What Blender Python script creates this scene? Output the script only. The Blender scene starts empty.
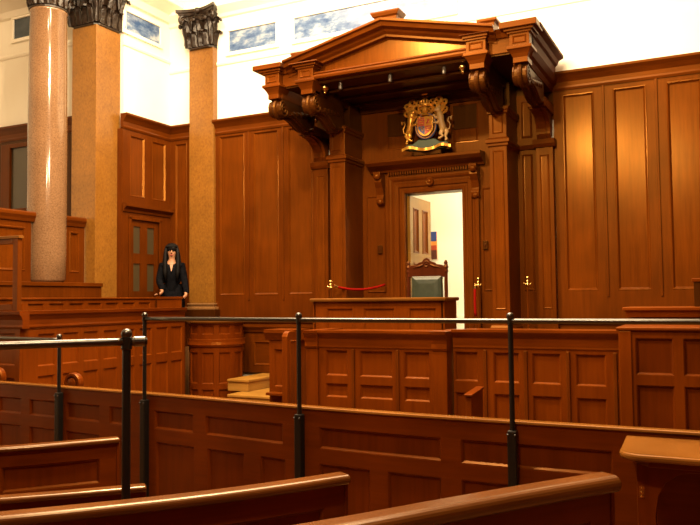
import bpy, bmesh, math, random
from mathutils import Vector, Matrix
random.seed(7)
S = bpy.context.scene
COL = S.collection
PI = math.pi

# ------------------------------------------------------------------ materials
def nodes(name):
    m = bpy.data.materials.new(name); m.use_nodes = True
    nt = m.node_tree; b = nt.nodes['Principled BSDF']
    return m, nt, b

def plain(name, col, rough=.5, metal=0, coat=0, emit=None, es=0):
    m, nt, b = nodes(name)
    b.inputs['Base Color'].default_value = (*col, 1)
    b.inputs['Roughness'].default_value = rough
    b.inputs['Metallic'].default_value = metal
    b.inputs['Coat Weight'].default_value = coat
    if emit:
        b.inputs['Emission Color'].default_value = (*emit, 1)
        b.inputs['Emission Strength'].default_value = es
    return m

def noisy(name, stops, scale, rough=.4, detail=6, coat=0, bump=0, metal=0, var=0, spec=.5):
    """noise stretched by scale (x,y,z) through a colour ramp; var = broad tone variation"""
    m, nt, b = nodes(name)
    tc = nt.nodes.new('ShaderNodeTexCoord'); mp = nt.nodes.new('ShaderNodeMapping')
    mp.inputs['Scale'].default_value = scale
    nz = nt.nodes.new('ShaderNodeTexNoise'); nz.inputs['Scale'].default_value = 1; nz.inputs['Detail'].default_value = detail
    nz.inputs['Roughness'].default_value = .62
    rp = nt.nodes.new('ShaderNodeValToRGB')
    e = rp.color_ramp.elements
    while len(e) < len(stops): e.new(.5)
    for k, (p, c) in enumerate(stops): e[k].position = p; e[k].color = (*c, 1)
    L = nt.links.new
    L(tc.outputs['Object'], mp.inputs['Vector']); L(mp.outputs['Vector'], nz.inputs['Vector']); L(nz.outputs['Fac'], rp.inputs['Fac'])
    out = rp.outputs['Color']
    if var:
        n2 = nt.nodes.new('ShaderNodeTexNoise'); n2.inputs['Scale'].default_value = 1.7; n2.inputs['Detail'].default_value = 2
        L(tc.outputs['Object'], n2.inputs['Vector'])
        mr = nt.nodes.new('ShaderNodeMapRange'); mr.inputs[1].default_value = .3; mr.inputs[2].default_value = .7
        mr.inputs[3].default_value = 1 - var; mr.inputs[4].default_value = 1 + var
        L(n2.outputs['Fac'], mr.inputs[0])
        vm = nt.nodes.new('ShaderNodeVectorMath'); vm.operation = 'SCALE'
        L(out, vm.inputs[0]); L(mr.outputs[0], vm.inputs['Scale']); out = vm.outputs[0]
    L(out, b.inputs['Base Color'])
    if bump:
        bp = nt.nodes.new('ShaderNodeBump'); bp.inputs['Strength'].default_value = bump; bp.inputs['Distance'].default_value = .01
        L(nz.outputs['Fac'], bp.inputs['Height']); L(bp.outputs['Normal'], b.inputs['Normal'])
    b.inputs['Roughness'].default_value = rough; b.inputs['Metallic'].default_value = metal; b.inputs['Coat Weight'].default_value = coat
    b.inputs['Coat Roughness'].default_value = .25
    b.inputs['Specular IOR Level'].default_value = spec
    return m

def wood(name, dark, light, scale, rough=.36, var=.18):
    m = noisy(name, [(.25, dark), (.5, tuple((a + b) / 2 for a, b in zip(dark, light))), (.78, light)], scale, rough, coat=0, bump=.03, var=var, spec=.28)
    m.node_tree.nodes['Principled BSDF'].inputs['Specular Tint'].default_value = (1, .46, .09, 1)      # amber varnish
    return m

VG = (26, 26, 1.7); HG = (2.0, 2.0, 30)
M = {}
M['wood'] = wood('oak_vertical', (.060, .0118, .0007), (.102, .0222, .0014), VG)
M['panel'] = wood('oak_panel', (.070, .0146, .0008), (.118, .0272, .0017), VG, rough=.24)
M['wood_h'] = wood('oak_horizontal', (.060, .0118, .0007), (.102, .0222, .0014), HG)
M['court'] = wood('oak_court_furniture', (.086, .0152, .0007), (.136, .0272, .0014), VG, rough=.32)  # court oaks: redder, and brightened to stand in for light low down
M['court_panel'] = wood('oak_court_panel', (.092, .0160, .0007), (.145, .0295, .0015), VG, rough=.30)
M['court_h'] = wood('oak_court_rails', (.086, .0152, .0007), (.136, .0272, .0014), HG, rough=.32)
M['deep'] = wood('oak_old_pew', (.072, .0122, .0007), (.118, .0222, .0014), HG, rough=.30)
M['deep_v'] = wood('oak_old_pew_panel', (.070, .0118, .0007), (.114, .0210, .0013), VG, rough=.32)
M['cap'] = wood('oak_pale_capping', (.10, .033, .004), (.17, .066, .012), HG, rough=.25)  # paler oak for cappings, ledges and desk tops
M['nose'] = wood('oak_pew_nosing', (.060, .0165, .0022), (.105, .034, .006), HG, rough=.24)
M['nose'].node_tree.nodes['Principled BSDF'].inputs['Specular Tint'].default_value = (1, .8, .55, 1); M['nose'].node_tree.nodes['Principled BSDF'].inputs['Specular IOR Level'].default_value = .5
M['panel'].node_tree.nodes['Principled BSDF'].inputs['Specular IOR Level'].default_value = .45
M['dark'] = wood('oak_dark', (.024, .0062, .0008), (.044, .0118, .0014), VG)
M['step'] = wood('pale_step_wood', (.25, .115, .018), (.32, .16, .032), HG, rough=.5)
M['leafwood'] = wood('yellow_door_wood', (.105, .047, .006), (.155, .075, .012), VG, rough=.3)
M['mahogany'] = wood('chair_mahogany', (.030, .0055, .002), (.055, .011, .0035), VG, rough=.3)
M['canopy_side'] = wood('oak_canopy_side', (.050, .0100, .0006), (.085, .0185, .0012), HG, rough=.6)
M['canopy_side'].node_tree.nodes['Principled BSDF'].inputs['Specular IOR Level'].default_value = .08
M['cream'] = noisy('cream_plaster', [(.3, (.80, .755, .63)), (.7, (.84, .80, .68))], (1.2, 1.2, 1.2), rough=.75, detail=2)
M['white'] = plain('white_plaster', (.86, .84, .76), .8)
M['granite'] = noisy('polished_granite', [(.26, (.09, .042, .019)), (.46, (.165, .088, .042)), (.62, (.20, .113, .058)), (.8, (.25, .155, .088))], (55, 55, 55), rough=.12, detail=8, var=.12)
M['granite_pier'] = noisy('golden_granite', [(.28, (.12, .042, .0045)), (.46, (.19, .076, .0095)), (.62, (.225, .095, .013)), (.8, (.28, .135, .026))], (42, 42, 30), rough=.34, detail=8, var=.16)
M['bronze'] = noisy('bronzed_capital', [(.3, (.007, .0035, .0018)), (.7, (.024, .012, .006))], (12, 12, 12), rough=.38, detail=4, spec=.4)
M['base'] = noisy('stone_base', [(.3, (.17, .075, .022)), (.7, (.26, .13, .045))], (30, 30, 30), rough=.4)
M['black'] = plain('black_iron', (.016, .014, .012), .32, .6)
M['steel'] = plain('worn_handrail_metal', (.088, .084, .080), .30, 1.0)
M['brass'] = plain('brass', (.55, .34, .10), .25, 1.0)
M['red'] = plain('red_rope', (.20, .004, .002), .9); M['red'].node_tree.nodes['Principled BSDF'].inputs['Specular IOR Level'].default_value = .05
M['green'] = noisy('green_leather', [(.3, (.013, .018, .009)), (.7, (.024, .030, .016))], (14, 14, 14), rough=.42, bump=.1)
M['glass'] = plain('grey_glass', (.050, .036, .017), .3)
M['skyglass'] = noisy('sky_in_window_glass', [(.36, (.035, .075, .19)), (.50, (.11, .17, .30)), (.64, (.34, .40, .46))], (3, 3, 7), rough=.15, detail=5)
M['shadeglass'] = noisy('shaded_window_glass', [(.35, (.012, .025, .04)), (.65, (.04, .06, .08))], (3, 3, 7), rough=.15, detail=5)  # window glass coloured darker to stand for the alcove's shade
M['floor'] = wood('floor_boards', (.10, .04, .012), (.18, .075, .022), (3, 26, 26), rough=.5)
M['skin'] = plain('skin', (.36, .165, .085), .5)
M['hair'] = plain('black_hair', (.004, .003, .003), .6); M['hair'].node_tree.nodes['Principled BSDF'].inputs['Specular IOR Level'].default_value = .12
M['cloth'] = noisy('black_cloth', [(.3, (.003, .003, .004)), (.7, (.008, .008, .010))], (30, 30, 30), rough=.9, spec=0)
M['gold'] = plain('gilding', (.62, .29, .035), .36, .6)
M['argent'] = plain('pale_gilding', (.46, .27, .09), .5, .0)
M['heraldred'] = plain('heraldic_red', (.42, .05, .02), .5)
M['heraldblue'] = plain('heraldic_blue', (.05, .06, .16), .5)
M['heraldgreen'] = plain('heraldic_green', (.030, .045, .014), .55)
M['lip'] = plain('lips', (.42, .09, .07), .5)
M['eye'] = plain('dark_eyes', (.02, .013, .01), .3)
M['grey'] = plain('grey_lamp_housing', (.10, .08, .06), .4, .5)

# ------------------------------------------------------------------ mesh builder
def FB(Y):                       # surface facing the public (-Y): u = x, v = out of the surface
    return lambda u, v, z: (u, Y - v, z)
def FD(X):                       # surface facing +X: u = y
    return lambda u, v, z: (X + v, u, z)
def FW(u, v, z): return (u, v, z)

class Path:
    """vertical surface following a bent line; v is measured to the right of the walking direction"""
    def __init__(s, pts, sub=6):
        P = [Vector((*p, 0)) for p in pts]
        P = [2 * P[0] - P[1]] + P + [2 * P[-1] - P[-2]]
        q = []
        for i in range(1, len(P) - 2):
            for k in range(sub):
                t = k / sub
                a, b, c, d = P[i - 1:i + 3]
                q.append(.5 * (2 * b + (c - a) * t + (2 * a - 5 * b + 4 * c - d) * t * t + (3 * b - a - 3 * c + d) * t ** 3))
        q.append(P[-2]); s.q = q
        s.s = [0]
        for a, b in zip(q, q[1:]): s.s.append(s.s[-1] + (b - a).length)
        s.L = s.s[-1]
    def at(s, u):
        i = 0
        while i < len(s.s) - 2 and s.s[i + 1] < u: i += 1
        a, b = s.q[i], s.q[i + 1]
        d = (b - a).normalized()
        return a + d * (u - s.s[i]), d
    def __call__(s, u, v, z):
        p, d = s.at(u)
        return (p.x + d.y * v, p.y - d.x * v, z)
    def ux(s, x):                 # length at which the line reaches this x
        for i in range(len(s.q) - 1):
            a, b = s.q[i], s.q[i + 1]
            if (a.x - x) * (b.x - x) <= 0: return s.s[i] + (x - a.x) / (b.x - a.x) * (s.s[i + 1] - s.s[i])
        return 0 if x < s.q[0].x else s.L

class MB:
    def __init__(s, F=FW, seg=None): s.bm = bmesh.new(); s.F = F; s.seg = seg
    def vs(s, pts): return [s.bm.verts.new(s.F(*p)) for p in pts]
    def face(s, v):
        try: s.bm.faces.new(v)
        except ValueError: pass
    def loft(s, rings, cap=True, close=True):
        R = [s.vs(r) for r in rings]; n = len(R[0])
        for a, b in zip(R, R[1:]):
            for i in range(n if close else n - 1):
                j = (i + 1) % n; s.face([a[i], a[j], b[j], b[i]])
        if cap: s.face(R[0][::-1]); s.face(R[-1])
        return s
    def us(s, u0, u1):
        n = 1 if not s.seg else max(1, math.ceil(abs(u1 - u0) / s.seg))
        return [u0 + (u1 - u0) * k / n for k in range(n + 1)]
    def mould(s, u0, u1, prof):    # prof: (v, z) polygon run along u
        return s.loft([[(u, v, z) for v, z in prof] for u in s.us(u0, u1)])
    def box(s, u0, u1, v0, v1, z0, z1):
        return s.mould(u0, u1, [(v0, z0), (v1, z0), (v1, z1), (v0, z1)])
    def prism(s, pts, v0, v1):     # pts: (u, z) outline, thickness along v
        return s.loft([[(u, v0, z) for u, z in pts], [(u, v1, z) for u, z in pts]])
    def slab(s, pts, z0, z1):      # pts: (u, v) outline, thickness along z
        return s.loft([[(u, v, z0) for u, v in pts], [(u, v, z1) for u, v in pts]])
    def lathe(s, prof, c=(0, 0), n=24):
        return s.loft([[(c[0] + r * math.cos(2 * PI * k / n), c[1] + r * math.sin(2 * PI * k / n), z) for k in range(n)] for r, z in prof])
    def disc(s, u, z, v, prof, n=20):   # lathe about the v axis: prof (r, dv)
        return s.loft([[(u + r * math.cos(2 * PI * k / n), v + dv, z + r * math.sin(2 * PI * k / n)) for k in range(n)] for r, dv in prof])
    def tube(s, pts, r, n=10, cap=True):
        P = [Vector(p) for p in pts]; rr = r if isinstance(r, (list, tuple)) else [r] * len(P)
        rings = []; up = None
        for i, p in enumerate(P):
            d = (P[min(i + 1, len(P) - 1)] - P[max(i - 1, 0)]).normalized()
            if up is None: up = Vector((0, 0, 1)) if abs(d.z) < .9 else Vector((1, 0, 0))
            a = d.cross(up).normalized(); b = a.cross(d).normalized(); up = b
            rings.append([tuple(p + rr[i] * (a * math.cos(2 * PI * k / n) + b * math.sin(2 * PI * k / n))) for k in range(n)])
        return s.loft(rings, cap)
    def ball(s, c, r, n=14, sc=(1, 1, 1)):
        m = n // 2; rings = []
        for i in range(m + 1):
            t = -PI / 2 + PI * (.04 + .92 * i / m)
            rings.append([(c[0] + r * sc[0] * math.cos(t) * math.cos(2 * PI * k / n), c[1] + r * sc[1] * math.cos(t) * math.sin(2 * PI * k / n), c[2] + r * sc[2] * math.sin(t)) for k in range(n)])
        return s.loft(rings)
    def panel(s, u0, u1, z0, z1, prof):   # nested rectangles: prof (inset, v)
        rings = [[(u0 + i, v, z0 + i), (u1 - i, v, z0 + i), (u1 - i, v, z1 - i), (u0 + i, v, z1 - i)] for i, v in prof]
        return s.loft(rings)
    def frame(s, U, Z, holes, v0, v1):
        """grid of boxes over breakpoints U x Z except where holes((i, j)) is True; runs are merged along u"""
        for j in range(len(Z) - 1):
            i = 0
            while i < len(U) - 1:
                if holes(i, j): i += 1; continue
                k = i
                while k < len(U) - 1 and not holes(k, j): k += 1
                s.box(U[i], U[k], v0, v1, Z[j], Z[j + 1]); i = k
        return s
    def build(s, name, mat, parent=None, bevel=0, smooth=False, sub=0):
        bm = s.bm
        bmesh.ops.recalc_face_normals(bm, faces=bm.faces)
        off = Vector((0, 0, 0)); p = parent
        while p is not None: off += p.location; p = p.parent
        if parent is not None: bmesh.ops.translate(bm, verts=bm.verts, vec=-off)
        me = bpy.data.meshes.new(name); bm.to_mesh(me); bm.free()
        o = bpy.data.objects.new(name, me); COL.objects.link(o)
        if parent is not None: o.parent = parent
        else:                      # one-mesh thing: origin at its base
            xs = [v.co for v in me.vertices]
            c = Vector(((min(v.x for v in xs) + max(v.x for v in xs)) / 2, (min(v.y for v in xs) + max(v.y for v in xs)) / 2, min(v.z for v in xs)))
            me.transform(Matrix.Translation(-c)); o.location = c
        me.materials.append(M[mat])
        if smooth:
            for f in me.polygons: f.use_smooth = True
        if sub:
            d = o.modifiers.new('s', 'SUBSURF'); d.levels = d.render_levels = sub
        if bevel:
            d = o.modifiers.new('b', 'BEVEL'); d.width = bevel; d.segments = 2; d.limit_method = 'ANGLE'; d.angle_limit = .6
        return o

def tag(o, label, cat, group=None):
    o['label'] = label; o['category'] = cat
    if group: o['group'] = group
    return o
def thing(name, loc, label, cat, group=None):
    o = bpy.data.objects.new(name, None); COL.objects.link(o); o.location = loc; o.empty_display_size = .1
    return tag(o, label, cat, group)
def struct(name, loc=(0, 0, 0)):
    o = bpy.data.objects.new(name, None); COL.objects.link(o); o.location = loc; o['kind'] = 'structure'; o.empty_display_size = .1
    return o
def sbox(name, mat, *b):
    o = MB().box(*b).build(name, mat); o['kind'] = 'structure'; return o
def copy_tree(o, loc=None, parent=None):
    c = o.copy(); COL.objects.link(c)
    if parent is not None: c.parent = parent
    if loc is not None: c.location = loc
    for ch in list(o.children): copy_tree(ch, None, c)
    return c

SUNK = [(0, -.045), (0, -.001), (.006, .003), (.016, .002), (.034, -.018), (.038, -.022)]       # moulded edge round a sunk panel
FIELD = [(0, -.045), (0, -.002), (.006, .004), (.016, .002), (.022, -.014), (.050, -.016), (.058, -.009)]
SMALL = [(0, -.04), (0, -.002), (.005, -.003), (.016, -.016), (.018, -.020)]

def panelling(parent, F, u0, u1, z0, z1, cols, rows, fm='wood', pm='panel', prof=SUNK, depth=.04, seg=None, frame_name='frame', panels=None):
    """frame of stiles and rails plus one sunk panel mesh for each opening; cols/rows list the openings"""
    if panels is None: panels = [(c, r) for c in cols for r in rows]
    U = sorted({u0, u1, *[x for c, r in panels for x in c]}); Z = sorted({z0, z1, *[z for c, r in panels for z in r]})
    def hole(i, j):
        um = (U[i] + U[i + 1]) / 2; zm = (Z[j] + Z[j + 1]) / 2
        return any(c[0] < um < c[1] and r[0] < zm < r[1] for c, r in panels)
    MB(F, seg).frame(U, Z, hole, -depth, 0).build(frame_name, fm, parent)
    for c, r in panels:
        MB(F).panel(c[0], c[1], r[0], r[1], prof).build('panel', pm, parent)

def panelling_court(*a, **k):
    k.setdefault('fm', 'court'); k.setdefault('pm', 'court_panel'); panelling(*a, **k)

# ------------------------------------------------------------------ camera
cd = bpy.data.cameras.new('camera'); cam = bpy.data.objects.new('camera', cd); COL.objects.link(cam); S.camera = cam
f, yaw, pitch, roll = 754.3, -.459661, .0485874, -.0102389
fw = Vector((math.sin(yaw) * math.cos(pitch), math.cos(yaw) * math.cos(pitch), math.sin(pitch)))
r0 = Vector((math.cos(yaw), -math.sin(yaw), 0)); u0_ = r0.cross(fw)
rt = r0 * math.cos(roll) + u0_ * math.sin(roll); up = -r0 * math.sin(roll) + u0_ * math.cos(roll)
cam.matrix_world = Matrix((( rt.x, up.x, -fw.x, 0), (rt.y, up.y, -fw.y, 0), (rt.z, up.z, -fw.z, 1.9), (0, 0, 0, 1)))
cd.sensor_width = 36; cd.lens = f / 700 * 36; cd.clip_start = .05; cd.clip_end = 100

# ------------------------------------------------------------------ room shell
DAIS = 1.15
sbox('floor', 'floor', -13, 5, -3.2, 10.3, -.1, 0)
o = sbox('floor', 'floor', -4.7, 5, 7.6, 10.06, 0, DAIS)                   # judge's dais
o = sbox('floor', 'floor', -13, -7.86, 5.2, 10.06, 0, DAIS)                # raised floor behind the jury box
sbox('ceiling', 'cream', -13, 5, -3.2, 10.3, 8.2, 8.3)
wb = struct('wall_back', (-4, 10.06, 0))
m = MB()
for b in ((-8.6, -4.06, 0, 8.2), (-3.2, 5, 0, 8.2), (-4.06, -3.2, 3.41, 8.2), (-4.06, -3.2, 0, DAIS)):
    m.box(b[0], b[1], 10.06, 10.25, b[2], b[3])
m.build('plaster', 'cream', wb)
sbox('wall_nook', 'cream', -9.0, -8.6, 8.95, 9.05, 0, 8.2)
sbox('wall_left', 'cream', -8.6, -8.38, 8.95, 10.06, 0, 8.2)
sbox('wall_alcove', 'cream', -13, -8.93, 8.76, 8.92, 0, 8.2)
sbox('wall_gallery', 'cream', -13, -12.85, -3.2, 8.76, 0, 8.2)
sbox('wall_right', 'wood', 4.85, 5, -3.2, 10.06, 0, 8.2)
sbox('wall_front', 'wood', -12.85, 4.85, -3.2, -3.05, 0, 8.2)
# room behind the judge's door
sbox('floor', 'floor', -6, -1.5, 10.25, 12.2, 1.0, DAIS)
sbox('ceiling', 'white', -6, -1.5, 10.25, 12.2, 4.2, 4.3)
sbox('wall_anteroom', 'white', -6, -1.5, 12.0, 12.15, DAIS, 4.2)
sbox('wall_anteroom_left', 'white', -6.1, -6, 10.25, 12.15, DAIS, 4.2)
sbox('wall_anteroom_right', 'white', -1.5, -1.4, 10.25, 12.15, DAIS, 4.2)
sbox('baseboard_anteroom', 'white', -6, -1.5, 11.96, 12.0, DAIS, 1.62)

# string courses and cornices on the plaster
t = struct('trim_1', (-4, 10.06, 5.8))
m = MB(FB(10.06))
m.mould(-8.38, 4.85, [(0, 5.76), (.018, 5.77), (.028, 5.80), (.018, 5.83), (0, 5.84)])
m.build('string_course', 'cream', t)
m = MB(FB(10.06)); m.mould(-8.38, 4.85, [(0, 6.55), (.03, 6.57), (.05, 6.62), (.14, 6.72), (.14, 6.78), (0, 6.80)]); m.build('cornice', 'cream', t)
t = struct('trim_2', (-8.38, 9.5, 5.8))
MB(FD(-8.38)).mould(8.93, 10.06, [(0, 5.94), (.018, 5.95), (.028, 5.98), (.018, 6.01), (0, 6.02)]).build('string_course', 'cream', t)
MB(FD(-8.38)).mould(8.93, 10.06, [(0, 6.62), (.05, 6.64), (.10, 6.74), (.30, 6.86), (.30, 6.96), (0, 7.0)]).build('cornice', 'cream', t)
t = struct('trim_3', (-10.5, 8.76, 6))
MB(FB(8.76)).mould(-12.85, -8.6, [(0, 6.70), (.05, 6.72), (.10, 6.80), (.35, 6.92), (.35, 7.05), (0, 7.1)]).build('cornice', 'cream', t)
MB(FB(8.76)).mould(-12.85, -8.6, [(0, 6.02), (.018, 6.03), (.028, 6.06), (.018, 6.09), (0, 6.10)]).build('string_course', 'cream', t)

def window(n, F, u0, u1, z0, z1, pane):
    c = F((u0 + u1) / 2, 0, z0)
    w = struct('window_%d' % n, c)
    m = MB(F)
    for a in ((u0 - .06, u1 + .06, z0 - .06, z0), (u0 - .06, u1 + .06, z1, z1 + .06), (u0 - .06, u0, z0, z1), (u1, u1 + .06, z0, z1)):
        m.box(a[0], a[1], 0, .035, a[2], a[3])
    m.build('window_frame', 'cream', w, .006)
    MB(F).box(u0, u1, .001, .012, z0, z1).build('pane', pane, w)
window(1, FB(10.06), -7.14, -6.24, 5.955, 6.30, 'skyglass')
window(2, FB(10.06), -5.90, -3.30, 5.955, 6.30, 'skyglass')
window(3, FD(-8.38), 8.97, 9.78, 6.20, 6.50, 'skyglass')
window(4, FB(8.76), -10.62, -9.55, 6.34, 6.68, 'shadeglass')

# ------------------------------------------------------------------ back wall panelling
def dado_cap(F, parent, u0, u1, z=4.84):
    MB(F).mould(u0, u1, [(-.05, z - .24), (.012, z - .24), (.022, z - .21), (.012, z - .185), (.012, z - .13), (.03, z - .10), (.05, z - .07), (.085, z - .03), (.085, z), (-.05, z)]).build('cornice', 'wood_h', parent)
def joints(F, parent, xs, z0, z1):
    m = MB(F)
    for x in xs:
        m.box(x - .015, x + .015, -.01, .016, z0, z1)
    m.build('bead', 'wood', parent, .006)
FBK = FB(10.0)
def back_run(n, xs, zlow, st=.115, top=4.545):
    t = struct('trim_%d' % n, ((xs[0] + xs[-1]) / 2, 10, zlow))
    cols = [(a + st, b - st) for a, b in zip(xs, xs[1:])]
    panelling(t, FBK, xs[0], xs[-1], 1.57, 4.62, cols, [(1.975, top)], prof=SUNK)
    dado_cap(FBK, t, xs[0], xs[-1])
    joints(FBK, t, xs[1:-1], 1.9, 4.6)
    MB(FBK).mould(xs[0], xs[-1], [(-.05, 1.55), (.02, 1.55), (.03, 1.57), (.02, 1.60), (0, 1.61), (-.05, 1.61)]).build('dado_rail', 'wood_h', t)
    MB(FBK).box(xs[0], xs[-1], -.045, -.004, zlow, 1.55).build('plinth_board', 'wood_h', t)
    return t
tl = back_run(4, [-8.34, -7.86], DAIS)
tl = back_run(5, [-7.40, -6.74, -6.10, -5.49], .77, .085, 4.575)
panelling(tl, FB(9.985), -7.40, -5.0, .77, 1.46, [(-6.65, -6.28), (-6.12, -5.75), (-5.6, -5.2)], [(.88, 1.26)], prof=SUNK, frame_name='plinth_frame')
MB(FB(9.985)).mould(-7.34, -5.0, [(-.03, 1.40), (.02, 1.40), (.03, 1.43), (.06, 1.48), (.06, 1.52), (-.03, 1.52)]).build('plinth_rail', 'wood_h', tl)
back_run(6, [-1.94, -1.31, -.68, -.05, .58, 1.21, 1.84, 2.47, 3.1, 3.73, 4.36, 4.84], DAIS)

# ------------------------------------------------------------------ left wall panelling and its glazed door
FL = FD(-8.32)
t = struct('trim_7', (-8.32, 9.5, DAIS))
MB(FL).frame([8.87, 9.02, 9.74, 10.03], [DAIS, 3.22, 3.40], lambda i, j: i == 1 and j == 0, -.05, 0).build('frame', 'wood', t)
panelling(t, FL, 8.87, 10.03, 3.44, 4.62, [(9.04, 9.38), (9.55, 9.89)], [(3.55, 4.53)], frame_name='upper_frame')
dado_cap(FL, t, 8.87, 9.99)
MB().box(-8.43, -8.33, 8.86, 8.928, DAIS, 4.6).build('edge_fillet', 'wood', t)
d2 = struct('door_1', (-8.32, 9.38, DAIS))
MB(FL).mould(8.87, 9.99, [(-.05, 3.30), (.02, 3.30), (.03, 3.34), (.09, 3.38), (.09, 3.43), (-.05, 3.44)]).build('door_head', 'wood_h', d2)
m = MB(FL)
for a in ((9.0, 9.05, DAIS, 3.22), (9.71, 9.76, DAIS, 3.22), (9.0, 9.76, 3.19, 3.25)): m.box(a[0], a[1], 0, .03, a[2], a[3])
m.build('door_frame', 'wood', d2, .006)
gl = [(9.13, 9.29), (9.45, 9.62)]; gz = [(2.06, 2.50), (2.66, 3.09)]
ps = [(c, r) for c in gl for r in gz] + [(c, (1.30, 1.95)) for c in gl]
U = sorted({9.05, 9.71, *[x for c, r in ps for x in c]}); Z = sorted({DAIS, 3.19, *[z for c, r in ps for z in r]})
def hole(i, j):
    um = (U[i] + U[i + 1]) / 2; zm = (Z[j] + Z[j + 1]) / 2
    return any(c[0] < um < c[1] and r[0] < zm < r[1] for c, r in ps)
leaf = MB(FL).frame(U, Z, hole, -.05, -.012).build('door_leaf', 'wood', d2)
for c, r in ps:
    if r[0] > 2: MB(FL).box(c[0], c[1], -.045, -.030, r[0], r[1]).build('glass_pane', 'glass', leaf)
    else: MB(FL).panel(c[0], c[1], r[0], r[1], [(0, -.05), (0, -.02), (.015, -.018), (.025, -.03)]).build('panel', 'panel', leaf)

# alcove wall behind the column: dado and an internal glazed light
t = struct('trim_8', (-10.5, 8.72, DAIS))
FA = FB(8.72)
MB(FA).frame([-12.8, -10.85, -10.14, -9.5, -9.05, -8.925], [DAIS, 2.2, 3.42, 4.55, 4.62], lambda i, j: (i == 1 and j == 2) , -.03, 0).build('frame', 'dark', t)
dado_cap(FA, t, -12.8, -8.93)
w5 = struct('window_5', (-10.5, 8.72, 3.42))
m = MB(FA)
for a in ((-10.85, -10.64, 3.42, 4.55), (-10.20, -10.14, 3.42, 4.55), (-10.64, -10.20, 4.48, 4.55), (-10.64, -10.2, 3.42, 3.46)): m.box(a[0], a[1], -.03, .02, a[2], a[3])
m.build('window_frame', 'wood', w5, .006)
MB(FA).box(-10.64, -10.20, -.035, -.02, 3.46, 4.48).build('pane', 'glass', w5)

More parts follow.
